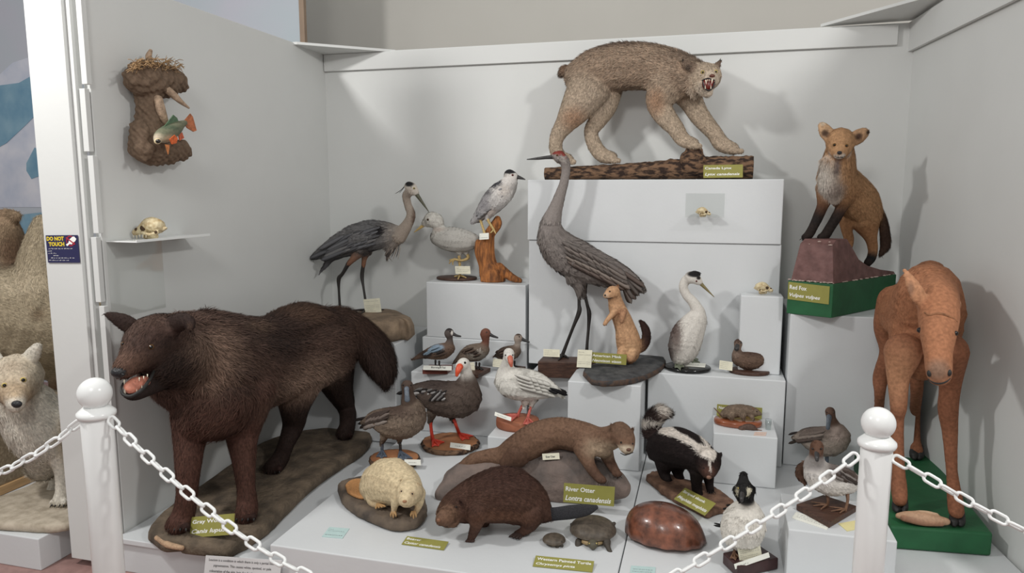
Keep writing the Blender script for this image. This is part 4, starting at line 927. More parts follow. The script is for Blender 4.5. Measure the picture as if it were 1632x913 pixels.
B.build('body', R_, M['feather'], voxel=.004, smooth=4, fur=fe(10000, .016, .005, var=.1), paint=[(1106, 437, yg-.01, 6.5, S(30, 27, 27), .25, (1.8, 3, .8)), (1112, 443, yg-.01, 4, S(40, 34, 32), .3, (1, 3, .8)), (1074, 532, yg+.02, 12, GBr, .45, (.9, 3, 3)), (1064, 556, yg+.02, 9, S(70, 52, 48), .5, (1, 3, 3)), (1084, 508, yg+.03, 9, GBr, .5), (1100, 492, yg+.04, 7, S(66, 52, 48), .5, (1, .8, 2)), (1086, 462, yg+.03, 5, S(66, 54, 50), .5, (1, 1, 2.5))])
loft('bill', [(1116, 451, yg-.01, 3.2), (1126, 461, yg-.01, 2), (1138, 473, yg-.01, .5)], M['bill_horn'], R_, flat=.7)
eye(1110, 448, yg-.036, 1.5, R_, 'redeye')
foot(R_, 1078, 573, zg_+.004, [(1076, 586), (1084, 590), (1090, 585)], 2.2, M['leg_grey'], web=True); foot(R_, 1101, 572, zg_+.004, [(1104, 578), (1115, 578), (1113, 573)], 2.2, M['leg_grey'], web=True)
_, fr = card('name_strip', PZ(1094, 577, zg_+.006), PZ(1125, 579, zg_+.006), PZ(1092, 583, zg_+.003), M['cardwhite'], 'white printed strip lying on the black oval base of the grebe', 'label')
scribble(_, fr, [(.4, .25)], seed=5)

# ---------------- small brown diving duck
zr = ZI+.016; yr = YZ(1193, 588, zr)
R_ = root('mounted_duck', 'small plump brown duck with dark bill on an oval wood base', 'duck', (*PZ(1193, 590, ZI+.001)[:2], ZI+.001))
disc('base', 1194, 589, 31, zr, .0145, M['darkwood'], R_, k=.7)
B = Body(); BR = S(110, 84, 66)
B.tube([(1180, 570, yr, 14), (1190, 573, yr, 17), (1203, 573, yr, 15.5), (1214, 567, yr, 7), (1221, 563, yr, 2)], BR, k=.9)
B.tube([(1177, 547, yr-.01, 7.5), (1176, 556, yr-.01, 6.5), (1176, 566, yr-.01, 10)], S(132, 108, 92), k=.9, fl=.5)
B.build('body', R_, M['feather'], voxel=.0035, smooth=4, fur=fe(6000, .014, .0045, var=.35), paint=[(1177, 541, yr, 6, S(84, 62, 50), .4, (1.3, 3, .8)), (1200, 560, yr, 12, S(86, 62, 50), .5, (1.6, 3, .6))])
loft('bill', [(1175, 551, yr-.03, 3.6), (1174, 556, yr-.045, 4)], M['bill_dark'], R_); ball('eye', 1181, 546, yr-.028, 1.2, M['darkeye'], R_)
_, fr = card('specimen_tag', PY(1147, 574, yr-.05), PY(1168, 577, yr-.05), PY(1146, 588, yr-.06), M['cream'], 'cream handwritten tag left of the small brown duck on the oval base', 'tag')
scribble(_, fr, [(.8, .08), (.6, .08), (.4, .08), (.2, .08)], seed=6)

# ---------------- row of three small ducks
def teal(label, head, neck, body, tail, cols, bill, legs, zb_, base, paint, sc_=1.0, extra=None):
    yy = YZ(legs[0][0], legs[0][1], zb_); R_ = root('mounted_small_duck', label, 'duck', (*PZ(body[0], legs[0][1], ZD+.001)[:2], ZD+.001), 'small ducks in a row facing right')
    base(R_); hc, nc, bc = cols; B = Body()
    hx, hy, hr_ = head; bx, by, br_ = body; tx, ty = tail
    B.tube([(bx+13*sc_, by-5*sc_, yy, br_*.72), (bx+4, by-1, yy, br_*.98), (bx-8*sc_, by+1, yy, br_*.92), ((bx+tx)/2-4, (by*2+ty)/3+1, yy, br_*.5), (tx, ty, yy, 1.5)], bc, k=.9)
    B.tube([(hx, hy, yy-.005, hr_), (hx-1, hy+2, yy-.005, hr_*.95), (neck[0], neck[1], yy, neck[2]), (bx+12*sc_, by-6*sc_, yy, br_*.7, bc)], nc, k=.85, fl=.4)
    B.tube([(hx-1, hy, yy-.005, hr_*.9), (hx+3, hy+1.5, yy-.005, hr_*.7)], hc, k=.85, fl=.3)
    B.build('body', R_, M['feather'], voxel=.0035, smooth=4, fur=fe(6000, .013, .0045, var=.35), paint=[(p[0], p[1], yy+p[2], *p[3:]) for p in paint])
    leaves('wing', [(bx-2+u*4, by-8+u*3.4, yy-.05, bx-22+u*3, by-1+u*3.2, yy-.03, 5) for u in range(4)]+[(bx-16+u, by-2+u*2, yy-.04, (bx+tx)/2-10+u*2, (by+ty)/2+3+u, yy-.01, 4) for u in range(3)], M['feather'], R_, cols=extra or [S(84, 66, 54), S(100, 80, 66), S(70, 56, 48)])
    loft('bill', [(hx+hr_*.7, hy+1.5, yy-.005, 3), (hx+hr_*.7+6, hy+4.5, yy-.005, 2.2), (bill[0], bill[1], yy-.005, 1.4)], M['bill_dark'], R_, flat=.9)
    ball('eye', hx+1.5, hy-1.5, yy-.005-hr_*.8*sc(PY(hx, hy, yy)), 1.2, M['darkeye'], R_)
    for lx, ly in legs:
        loft('leg', [(lx, ly-8, yy, 1.8), (lx, ly-1, yy, 1.3)], M['leg_black'], R_, seg=8); foot(R_, lx, ly-1, zb_, [(lx+4, ly), (lx+7, ly+2), (lx+3, ly+3)], 1.1, M['leg_black'], web=True)
    return yy
M['redbase'] = mat('red_brown_base', S(112, 62, 54), .35, 30, .15)
def base1(R_):
    z_ = ZD+.028; q = [PZ(673, 588, z_), PZ(713, 588, z_), PZ(722, 581, z_), PZ(684, 581, z_)]; prism('base', q, .027, M['redbase'], R_)
zz = ZD+.028
teal('small brown duck with white face crescent and blue wing patch, first of the row', (716, 530, 7.5), (717, 541, 5), (703, 560, 13.5), (658, 572), (S(82, 74, 74), S(96, 84, 78), S(112, 86, 68)), (734, 536), ((694, 583), (700, 584)), zz, base1,
     [(720, 531, -.03, 3.4, S(220, 214, 204), .3, (.6, 3, 1.4)), (716, 524, 0, 4, S(50, 44, 44), .4, (1.6, 3, .8)), (697, 554, -.03, 8, S(132, 156, 176), .35, (1.3, 2, .7)), (680, 564, -.02, 8, S(60, 50, 46), .4, (1.5, 2, .7))], extra=[S(136, 160, 180), S(128, 152, 172), S(60, 52, 50), S(84, 66, 54)])
_, fr = card('name_strip', PZ(675, 584, zz+.002)+np.array([0, 0, .006]), PZ(720, 585, zz+.002)+np.array([0, 0, .006]), PZ(674, 589, zz+.002), M['cardwhite'], 'white name strip on the red base of the first small duck', 'label', lines=[('Blue-winged Teal', .28, .25, .5, .5, M['ink'])])
def base2(R_):
    z_ = ZD+.022; q = [PZ(742, 594, z_), PZ(762, 597, z_), PZ(782, 586, z_), PZ(755, 582, z_)]; prism('base', q, .020, M['darkwood'], R_)
zz = ZD+.022
y_ = teal('small rusty-headed duck with grey flank, middle of the row', (774, 531, 8.5), (774, 545, 6), (757, 562, 15), (723, 578), (S(128, 76, 56), S(128, 76, 56), S(116, 98, 82)), (793, 538), ((759, 586), (764, 587)), zz, base2,
     [(762, 566, -.04, 11, S(132, 122, 110), .5, (1.4, 2, .8)), (765, 557, -.05, 2.2, S(206, 198, 186), .4, (.5, 3, 2.6)), (748, 560, -.03, 7, S(62, 52, 46), .4, (1.6, 2, .5))])
_, fr = card('specimen_tag', PY(745, 578, y_-.045), PY(756, 577, y_-.045), PY(746, 592, y_-.05), M['cream'], 'cream tag at the feet of the rusty-headed small duck', 'tag'); scribble(_, fr, [(.8, .08), (.6, .08), (.4, .08), (.2, .08)], seed=7)
def base3(R_):
    z_ = ZD+.022; q = [PZ(800, 590, z_), PZ(822, 593, z_), PZ(838, 584, z_), PZ(814, 581, z_)]; prism('base', q, .020, M['darkwood'], R_)
y_ = teal('small speckled buff-headed duck, last of the row behind the white goose', (826, 538, 6.8), (825, 549, 5), (811, 563, 12.5), (789, 567), (S(150, 126, 108), S(168, 152, 138), S(104, 84, 68)), (843, 545), ((815, 583), (820, 584)), zz, base3,
     [(826, 532, 0, 4, S(84, 66, 54), .4, (1.6, 3, .7)), (818, 566, -.04, 8, S(136, 114, 94), .6)], sc_=.85)
_, fr = card('specimen_tag', PY(786, 571, y_-.06), PY(803, 573, y_-.06), PY(785, 584, y_-.07), M['cream'], 'cream tag at the tail of the buff-headed small duck', 'tag'); scribble(_, fr, [(.8, .08), (.6, .08), (.4, .08), (.2, .08)], seed=8)
# ---------------- dark goose on a bark-edged slice
z_ = ZP+.026; yq = YZ(705, 704, z_)
R_ = root('mounted_goose', 'dark brown goose with white head and red legs on a bark-edged wood slice', 'goose', (*PZ(717, 706, ZP+.001)[:2], ZP+.001))
disc('wood_slice', 717, 703, 45, z_, .0255, M['cutwood'], R_, side=M['bark'], k=.95, rough=.02)
D1, D2 = S(92, 76, 66), S(70, 56, 50)
B = Body()
B.tube([(744, 622, yq, 22), (738, 634, yq, 30), (715, 636, yq, 30), (692, 630, yq, 25), (674, 622, yq, 14), (660, 616, yq, 4)], D1, k=.85)
B.tube([(739, 580, yq-.02, 10.5, WHT), (742, 590, yq-.01, 10, WHT), (744, 600, yq-.01, 11, S(190, 182, 172)), (745, 606, yq, 14, D1), (744, 616, yq, 20, D1)], D1, k=.9, fl=.4)
B.tube([(738, 580, yq-.03, 10), (733, 584, yq-.04, 8)], WHT, k=.9, fl=.3)
B.tube([(690, 655, yq, 9), (686, 668, yq, 5)], D1); B.tube([(718, 655, yq+.01, 9), (722, 667, yq+.01, 4)], D1)
B.build('body', R_, M['feather'], voxel=.0045, smooth=4, fur=fe(16000, .020, .006, var=.25), paint=[(700, 612, yq, 14, D2, .6, (2, 2, .6)), (690, 655, yq, 14, S(118, 102, 88), .8)])
wing = []
for i in range(18):
    u = i/17; wing.append((712-44*u, 622-4*u+(i % 3)*4, yq-.082+.03*u, 690-34*u, 638-14*u+(i % 3)*3, yq-.06+.04*u, 7))
for i in range(6): wing.append((700+i*2, 622+i*2.5, yq-.09, 683+i*4, 640-i*.5, yq-.085, 5))
leaves('wing', wing, M['feather'], R_, cols=[S(50, 44, 42), S(150, 146, 144), S(60, 52, 50), S(120, 116, 114), S(44, 38, 37), S(170, 166, 162)])
leaves('wing_tip', [(668, 618, yq, 631, 628, yq+.03, 6), (668, 620, yq+.01, 640, 633, yq+.02, 6)], M['feather'], R_, cols=[S(40, 36, 36)])
loft('bill', [(733, 584, yq-.06, 5.6), (730, 591, yq-.075, 4.6), (728, 598, yq-.08, 2.6)], M['bill_orange'], R_, flat=.8)
ball('eye', 741, 578, yq-.062, 2, M['darkeye'], R_); ball('eye', 728.5, 577, yq-.055, 1.6, M['darkeye'], R_)
loft('leg', [(686, 666, yq, 3.2), (687, 682, yq, 2.6), (690, 704, yq, 3)], M['leg_red'], R_); loft('leg', [(722, 665, yq+.01, 3), (727, 678, yq+.01, 2.6), (732, 691, YZ(732, 692, z_), 3)], M['leg_red'], R_)
foot(R_, 690, 702, z_, [(689, 712), (699, 711), (708, 705)], 2.2, M['leg_red'], web=True); foot(R_, 731, 692, z_, [(737, 702), (748, 700), (754, 695)], 2.2, M['leg_red'], web=True)
_, fr = card('name_strip', PZ(718, 708, z_)+np.array([0, 0, .010]), PZ(750, 712, z_)+np.array([0, 0, .010]), PZ(717, 713, z_), M['cardwhite'], 'white name strip lying on the bark-edged slice of the dark goose', 'label'); scribble(_, fr, [(.35, .3)], seed=40, x0=.25, x1=.75)

# ---------------- snow goose
z_ = ZS+.045; yq = YZ(826, 664, z_)
R_ = root('mounted_goose', 'white goose with pink legs and black wing tips on a reddish wood disc', 'goose', (*PZ(825, 668, ZS+.001)[:2], ZS+.001))
disc('wood_disc', 825, 666, 35, z_, .044, mat('orange_wood', S(166, 104, 76), .6, 14, .2, .15, col2=S(138, 82, 58)), R_, k=.8)
SW = S(214, 210, 200)
B = Body()
B.tube([(808, 596, yq, 17), (812, 608, yq, 24), (830, 612, yq, 27), (850, 614, yq, 24), (870, 619, yq, 16), (886, 624, yq, 8), (895, 630, yq, 3)], SW, k=.85)
B.tube([(811, 563, yq-.03, 9), (810, 572, yq-.02, 9), (808, 584, yq-.01, 11), (808, 596, yq, 16)], SW, k=.9, fl=.4)
B.tube([(812, 568, yq-.04, 8), (813, 573, yq-.055, 6)], SW, k=.9, fl=.3)
B.tube([(838, 632, yq, 10), (835, 644, yq, 4)], SW); B.tube([(850, 632, yq+.02, 9), (847, 645, yq+.02, 4)], SW)
B.build('body', R_, M['feather'], voxel=.0045, smooth=4, fur=fe(14000, .018, .006, var=.07))
leaves('wing_tip', [(876, 618, yq-.05, 905, 630, yq, 6), (874, 622, yq-.05, 889, 627, yq-.03, 5), (876, 616, yq, 904, 626, yq+.02, 6)], M['feather'], R_, cols=[S(38, 36, 38)])
leaves('wing', [(820+38*u, 597+9*u+(i % 4)*6, yq-.082+.03*u, 848+38*u, 606+11*u+(i % 4)*5, yq-.066+.04*u, 8) for i, u in ((i, i/15) for i in range(16))], M['feather'], R_, cols=[S(210, 206, 196), S(200, 196, 186)])
loft('bill', [(813, 570, yq-.085, 4.6), (814, 577, yq-.098, 4), (815, 583, yq-.10, 2.4)], M['bill_pink'], R_, flat=.8)
ball('eye', 806, 566, yq-.062, 1.5, M['darkeye'], R_); ball('eye', 817, 566, yq-.062, 1.4, M['darkeye'], R_)
loft('leg', [(835, 642, yq, 2.6), (829, 653, yq, 2.3), (825, 663, yq, 2.6)], M['leg_pink'], R_); loft('leg', [(847, 643, yq+.02, 2.6), (844, 655, yq+.01, 2.3), (841, 667, YZ(841, 668, z_), 2.5)], M['leg_pink'], R_)
foot(R_, 825, 662, z_, [(807, 661), (806, 666), (815, 671)], 2, M['leg_pink'], web=True); foot(R_, 841, 667, z_, [(834, 676), (842, 679), (850, 674)], 2, M['leg_pink'], web=True)
_, fr = card('name_strip', PY(789, 656, yq-.10), PY(815, 665, yq-.13), PY(788, 662, yq-.11), M['cardwhite'], 'white name strip leaning on the reddish disc of the white goose', 'label'); scribble(_, fr, [(.35, .3)], seed=41, x0=.15, x1=.75)

# ---------------- brown duck at the front of the left group
z_ = ZP+.026; yq = YZ(625, 720, z_)
R_ = root('mounted_duck', 'brown duck with blue-grey bill and feet on a round wood slice behind the pale beaver', 'duck', (*PZ(629, 730, ZP+.001)[:2], ZP+.001))
disc('wood_slice', 629, 728, 40, z_, .0255, M['cutwood'], R_, side=M['bark'], k=.9, rough=.015)
Q1, Q2 = S(126, 106, 88), S(92, 72, 60)
B = Body()
B.tube([(656, 650, yq, 18), (655, 665, yq, 26), (640, 673, yq, 28), (620, 672, yq, 24), (600, 668, yq, 15), (582, 671, yq, 6)], Q1, k=.9)
B.tube([(649, 615, yq-.03, 10), (650, 626, yq-.02, 9.5), (652, 640, yq-.01, 13)], Q2, k=.95, fl=.4)
B.tube([(614, 692, yq, 8), (609, 704, yq, 4)], Q1); B.tube([(637, 693, yq+.01, 8), (637, 703, yq+.01, 3.5)], Q1)
B.build('body', R_, M['feather'], voxel=.0045, smooth=4, fur=fe(14000, .017, .0055, var=.34), paint=[(640, 652, yq, 16, Q2, .5, (2.2, 2, .6)), (606, 664, yq, 12, Q2, .5, (1.6, 2, .6)), (646, 610, yq, 7, S(70, 54, 46), .5, (1.6, 3, .8)), (615, 690, yq-.02, 12, S(150, 128, 104), .7, (2, 2, .6))])
leaves('wing', [(622-26*u, 652+6*u+(i % 4)*6, yq-.078+.03*u, 604-26*u, 664+8*u+(i % 4)*4, yq-.06+.04*u, 7) for i, u in ((i, i/15) for i in range(16))], M['feather'], R_, cols=[S(88, 72, 64), S(130, 114, 104), S(76, 62, 54), S(150, 136, 126)])
leaves('tail', [(590, 664, yq-.02, 564, 670, yq, 5), (588, 672, yq-.02, 573, 683, yq, 5), (592, 668, yq, 570, 676, yq+.01, 5)], M['feather'], R_, cols=[S(52, 44, 42), S(70, 58, 52)])
loft('bill', [(648, 619, yq-.06, 4.2), (648.5, 629, yq-.075, 4.0), (649, 637, yq-.08, 4.6)], M['bill_blue'], R_, flat=.5)
ball('eye', 643, 614, yq-.062, 1.6, M['darkeye'], R_); ball('eye', 655, 614, yq-.062, 1.6, M['darkeye'], R_)
loft('leg', [(609, 703, yq, 2.8), (609, 711, yq, 2.6), (609, 719, yq, 2.6)], M['leg_blue'], R_); loft('leg', [(637, 701, yq+.01, 2.4), (638, 712, yq, 2.2), (638, 722, yq, 2.6)], M['leg_black'], R_)
foot(R_, 609, 719, z_, [(600, 728), (608, 731), (616, 728)], 2, M['leg_blue'], web=True); foot(R_, 638, 721, z_, [(634, 732), (645, 734), (657, 731)], 2.4, M['leg_blue'], web=True)
_, fr = card('name_strip', PZ(646, 734, z_)+np.array([0, -.01, .010]), PZ(672, 734.5, z_)+np.array([0, -.01, .010]), PZ(645, 740, z_)+np.array([0, -.005, 0]), M['cardwhite'], 'white name strip on the wood slice behind the pale beaver', 'label'); scribble(_, fr, [(.35, .3)], seed=9, x0=.25, x1=.75)

# ---------------- white-bodied duck with black crested head
z_ = ZP+.042; yq = YZ(1190, 885, z_)
R_ = root('mounted_duck', 'white-breasted duck with black crested head on a dark board, front right', 'duck', (*PZ(1196, 895, ZP+.001)[:2], ZP+.001))
q = [PZ(1152, 880, z_), PZ(1176, 903, z_), PZ(1241, 889, z_), PZ(1210, 868, z_)]; prism('dark_board', q, .040, mat('dark_board', S(62, 40, 40), .35, 20, .2, .1), R_, bevel=.004)
B = Body(); MW = S(214, 208, 196); MK = S(30, 28, 28)
B.tube([(1190, 815, yq, 22), (1186, 832, yq, 34), (1183, 842, yq+.02, 35), (1180, 846, yq+.10, 30), (1172, 842, yq+.20, 16)], MW, k=1)
B.tube([(1187, 785, yq-.03, 14, MK), (1190, 796, yq-.02, 12, MK), (1192, 803, yq-.01, 11.5, MW), (1191, 815, yq, 17, MW)], MW, k=1, fl=.4)
B.tube([(1185, 757, yq-.01, 6.5), (1185, 767, yq-.02, 9), (1186, 778, yq-.04, 14)], MK, k=1, fl=.6)
B.tube([(1176, 780, yq-.03, 8), (1180, 790, yq-.04, 8)], MK); B.tube([(1195, 780, yq-.03, 9), (1194, 790, yq-.04, 8)], MK)
B.tube([(1184, 785, yq-.07, 7), (1183, 792, yq-.10, 5)], MK)
B.build('body', R_, M['feather'], voxel=.0045, smooth=4, fur=fe(14000, .016, .0055, var=.08), paint=[(1194, 782, yq-.06, 5.4, S(206, 198, 170), .3, (1, 2, 1.3)), (1175, 780, yq-.05, 4, S(196, 188, 160), .3, (.8, 2, 1.3)), (1164, 803, yq+.08, 14, MK, .3, (1.4, 2, .6)), (1172, 812, yq+.16, 22, MK, .3, (1, 1, 1)), (1190, 803, yq, 12, S(196, 190, 178), .5, (1, 2, .3))])
leaves('wing', [(1178, 803, yq+.06, 1158, 806, yq+.14, 8), (1176, 806, yq+.06, 1152, 812, yq+.15, 8), (1172, 812, yq+.08, 1148, 836, yq+.16, 8), (1205, 812, yq+.08, 1216, 830, yq+.15, 8)], M['feather'], R_, cols=[MK, S(50, 46, 44)])
leaves('tail', [(1160, 838, yq+.16, 1138, 834, yq+.24, 5), (1160, 841, yq+.16, 1137, 837, yq+.22, 4)], M['feather'], R_, cols=[MK])
loft('bill', [(1183, 788, yq-.10, 5), (1182, 794, yq-.125, 3.8), (1182, 798, yq-.13, 2.6)], M['bill_dark'], R_, flat=.7)
ball('eye', 1177, 778, yq-.077, 1.6, M['yelloweye'], R_)
loft('leg', [(1174, 864, yq+.01, 4), (1172, 874, yq+.01, 2.6), (1170, 882, yq, 3)], M['leg_brown'], R_); loft('leg', [(1196, 864, yq, 4), (1198, 874, yq, 2.6), (1198, 882, yq, 3)], M['leg_brown'], R_)
foot(R_, 1170, 882, z_, [(1164, 890), (1172, 893), (1178, 888)], 2, M['leg_brown'], web=True); foot(R_, 1198, 882, z_, [(1196, 890), (1204, 892), (1212, 888)], 2, M['leg_brown'], web=True)
yt = YZ(1190, 893, z_)
_, fr = card('specimen_tag', PY(1175, 873, yt-.005), PY(1211, 865, yt+.01), PY(1179, 896, yt-.005), M['cream'], 'cream typed tag leaning on the legs of the black-headed duck', 'tag')
scribble(_, fr, [(.82, .06), (.68, .06), (.55, .06), (.42, .06), (.3, .06), (.18, .06)], seed=10)
_, fr = card('name_strip', PY(1170, 899, yt-.045), PY(1225, 880, yt+.01), PY(1172, 907, yt-.047), M['cardwhite'], 'long white printed strip on the dark board of the black-headed duck', 'label')
scribble(_, fr, [(.3, .35)], seed=11, x0=.15, x1=.9)

# ---------------- pintail and brown-headed duck beside the right post
yq = 3.27; ypb = pyz(1312, yq, ZP+.02)
R_ = root('mounted_duck', 'grey duck with brown head and blue bill behind the brown-headed duck', 'duck', (*PZ(1312, ypb, ZP+.001)[:2], ZP+.001))
disc('base', 1312, ypb, 30, ZP+.02, .0185, M['darkwood'], R_, k=.8)
PT, PB = S(158, 142, 128), S(112, 82, 66)
B = Body()
B.tube([(1334, 688, yq, 15), (1333, 698, yq, 22), (1318, 703, yq, 25), (1300, 700, yq, 21), (1284, 696, yq, 13), (1268, 696, yq, 4)], PT, k=.9)
B.tube([(1323, 656, yq-.03, 8), (1325, 667, yq-.02, 7.5), (1329, 678, yq, 10), (1332, 688, yq, 14)], PB, k=.95, fl=.4)
B.build('body', R_, M['feather'], voxel=.0045, smooth=4, fur=fe(11000, .016, .005, var=.2), paint=[(1333, 690, yq-.02, 12, S(170, 150, 138), .6), (1300, 684, yq, 12, S(120, 104, 94), .6, (2, 2, .6)), (1323, 650, yq, 6, S(86, 64, 52), .5, (1.4, 3, .8))])
leaves('tail', [(1282, 690, yq, 1256, 693, yq+.01, 4, -2), (1284, 698, yq, 1256, 707, yq+.01, 5), (1282, 694, yq, 1262, 701, yq, 5)], M['feather'], R_, cols=[S(58, 50, 48), S(80, 66, 58)])
leaves('wing', [(1316-30*u, 686+4*u+(i % 3)*6, yq-.075+.03*u, 1296-28*u, 692+4*u+(i % 3)*4, yq-.06+.04*u, 7) for i, u in ((i, i/11) for i in range(12))], M['feather'], R_, cols=[S(124, 108, 98), S(146, 130, 118), S(96, 80, 72)])
loft('bill', [(1321.5, 664, yq-.055, 4.4), (1320.5, 673, yq-.07, 3.6), (1319.5, 682, yq-.075, 3.4)], M['bill_blue'], R_, flat=.6)
ball('eye', 1318, 657, yq-.055, 1.3, M['darkeye'], R_); ball('eye', 1329, 657, yq-.052, 1.2, M['darkeye'], R_)
for x in (1300, 1318): loft('leg', [(x, 720, yq, 3), (x, ypb, yq, 2.2)], M['leg_blue'], R_); foot(R_, x, ypb-1, ZP+.02, [(x-6, ypb+5), (x+1, ypb+7), (x+8, ypb+4)], 1.8, M['leg_blue'], web=True)

z_ = ZN+.022; yq = YZ(1325, 806, z_)
R_ = root('mounted_duck', 'white and grey duck with brown head on a dark square board beside the right post', 'duck', (*PZ(1318, 812, ZN+.001)[:2], ZN+.001))
q = [PZ(1269, 803, z_), PZ(1322, 832, z_), PZ(1366, 806, z_), PZ(1312, 788, z_)]; prism('board', q, .021, M['darkwood'], R_, bevel=.003)
B = Body(); HB = S(104, 70, 50); WG = S(206, 200, 192); GG = S(150, 142, 138)
B.tube([(1299, 742, yq-.01, 18), (1305, 755, yq-.01, 23), (1322, 764, yq, 26), (1342, 766, yq+.02, 23), (1358, 768, yq+.05, 15), (1370, 772, yq+.08, 6)], WG, k=.95)
B.tube([(1302, 711, yq-.05, 10.5, HB), (1301, 720, yq-.05, 11, HB), (1300, 731, yq-.03, 12, GG), (1299, 740, yq-.01, 17, GG)], HB, k=1, fl=.4)
B.tube([(1302, 718, yq-.07, 8), (1302, 725, yq-.085, 5.5)], HB, fl=.3)
B.build('body', R_, M['feather'], voxel=.0045, smooth=4, fur=fe(12000, .016, .005, var=.16), paint=[(1296, 740, yq-.05, 16, S(160, 154, 150), .5, (1.2, 2, .8)), (1335, 745, yq, 14, S(120, 110, 104), .5, (2, 2, .7)), (1355, 756, yq, 14, S(98, 82, 74), .5, (1.4, 2, .8))])
leaves('wing', [(1322+26*u, 746+4*u+(i % 3)*5, yq-.07+.03*u, 1340+28*u, 756+8*u+(i % 3)*4, yq-.05+.05*u, 7) for i, u in ((i, i/11) for i in range(12))], M['feather'], R_, cols=[S(110, 100, 96), S(84, 68, 60), S(140, 130, 124), S(70, 58, 52)])
B = Body(); B.tube([(1286, 738, yq+.04, 5), (1277, 745, yq+.05, 7), (1275, 756, yq+.05, 7), (1281, 766, yq+.04, 4)], S(96, 66, 48), k=.8)
B.build('far_wing', R_, M['feather'], voxel=.0045, smooth=3, fur=fe(900, .014, .005))
loft('bill', [(1302, 723, yq-.10, 4.6), (1302, 729, yq-.115, 3.8), (1302, 733, yq-.12, 3)], M['bill_dark'], R_, flat=.6)
ball('eye', 1295, 715, yq-.082, 1.6, M['darkeye'], R_); ball('eye', 1309, 715, yq-.082, 1.6, M['darkeye'], R_)
loft('leg', [(1318, 786, yq, 3.4), (1320, 798, yq-.01, 2.2), (1318, 806, YZ(1318, 806, z_), 2.4)], M['leg_brown'], R_); loft('leg', [(1350, 784, yq, 3.4), (1351, 798, yq-.02, 2.2), (1347, 813, YZ(1347, 814, z_), 2.4)], M['leg_brown'], R_)
foot(R_, 1318, 805, z_, [(1293, 800), (1296, 806), (1308, 812)], 1.8, M['leg_brown']); foot(R_, 1347, 812, z_, [(1322, 808), (1324, 815), (1338, 818)], 1.8, M['leg_brown'])
_, fr = card('specimen_tag', PZ(1269, 815, ZN+.002), PZ(1324, 833, ZN+.002), PZ(1262, 825, ZN+.002), M['cardwhite'], 'white handwritten slip lying left of the dark square board', 'tag'); scribble(_, fr, [(.7, .1), (.5, .1), (.3, .1)], seed=12)
_, fr = card('paper_slip', PZ(1336, 834, ZN+.002), PZ(1364, 829, ZN+.002), PZ(1350, 846, ZN+.002), mat('yellow_paper', S(226, 216, 160), .6, 40, .03), 'pale yellow slip of paper at the corner of the dark square board', 'paper')
# ================================================================== small mammals, shells, bones
def rock(name, R_, tubes, m, voxel=.006, smooth=4, zmin=0, amp=.004, fr=30):
    B = Body()
    for t in tubes: B.tube(t[0], (1, 1, 1), k=t[1] if len(t) > 1 else 1)
    o = B.build(name, R_, m, voxel=voxel, smooth=smooth)
    me = o.data; v = np.empty(len(me.vertices)*3); me.vertices.foreach_get('co', v); v = v.reshape(-1, 3); w_ = v+OFF[o.name]
    d = np.sin(w_[:, 0]*fr)*np.sin(w_[:, 1]*fr*1.1+1)+.6*np.sin(w_[:, 0]*fr*2.3+w_[:, 2]*fr*1.9)*np.sin(w_[:, 1]*fr*2.1)
    c = v.mean(0); v += unit(v-c)*(d*amp)[:, None]; v[:, 2] = np.maximum(v[:, 2], zmin-OFF[o.name][2]); me.vertices.foreach_set('co', v.ravel()); me.update(); return o
ZT = ZP+.001
# ---------------- river otter on its rock
yo = 2.80
R_ = root('mounted_otter', 'long brown river otter draped over a grey-brown rock', 'otter', (*PZ(860, 790, ZT)[:2], ZT))
rock('rock', R_, [([(704, 788, yo-.15, 13), (722, 778, yo-.10, 22), (745, 768, yo-.04, 34), (800, 760, yo+.02, 42), (860, 760, yo+.04, 46), (915, 762, yo+.02, 44), (965, 768, yo, 30), (990, 778, yo-.02, 16)],), ([(880, 735, yo+.03, 24), (920, 735, yo+.03, 24)],), ([(800, 740, yo+.03, 18), (770, 740, yo+.03, 20), (735, 752, yo, 14)],), ([(850, 782, yo-.03, 22), (905, 786, yo-.03, 18), (960, 778, yo-.03, 16)],)], M['rock_grey'], zmin=ZT, amp=.003, fr=26, smooth=8)
ytag = snap(877, 728, yo-.08)-.012; print('TAG', ytag)
OT, OD, OB = S(124, 90, 66), S(98, 68, 50), S(172, 146, 116)
B = Body()
B.tube([(988, 690, yo-.07, 19), (972, 698, yo-.05, 20), (952, 702, yo-.02, 23), (925, 696, yo+.01, 26), (890, 690, yo+.03, 26.5), (855, 700, yo+.02, 28), (828, 715, yo, 26), (802, 727, yo-.01, 18), (778, 728, yo-.02, 13), (752, 735, yo-.03, 12), (733, 753, yo-.04, 10), (722, 775, yo-.05, 6), (719, 786, yo-.05, 3)], OT, k=.95)
B.tube([(990, 692, yo-.08, 19), (996, 699, yo-.105, 17), (999, 711, yo-.125, 13), (1000, 715, yo-.13, 10)], OT, k=.95, fl=.5)
B.tube([(960, 712, yo-.04, 18), (940, 706, yo-.02, 18)], OB)
B.tube([(930, 712, yo-.05, 18), (937, 735, yo-.08, 11), (945, 750, yo-.10, 9, OD), (955, 762, yo-.115, 8, OD), (960, 765, yo-.125, 7, OD)], OT, fl=.5)
B.tube([(962, 712, yo, 15), (970, 732, yo-.02, 10, OD), (978, 746, yo-.04, 8, OD), (984, 755, yo-.055, 7, OD)], OD, fl=.5)
B.tube([(826, 725, yo-.05, 20), (806, 738, yo-.06, 10)], OD, fl=.6)
B.tube([(976, 683, yo-.10, 4), (975, 679, yo-.10, 3)], OD, k=.6); B.tube([(1008, 687, yo-.09, 3), (1009, 684, yo-.09, 2.4)], OD, k=.6)
for x, y, Y in ((958, 765, yo-.12), (983, 755, yo-.052)): paw(B, x, y-1, Y, 8, OD, .2, spread=.7, tr=.38)
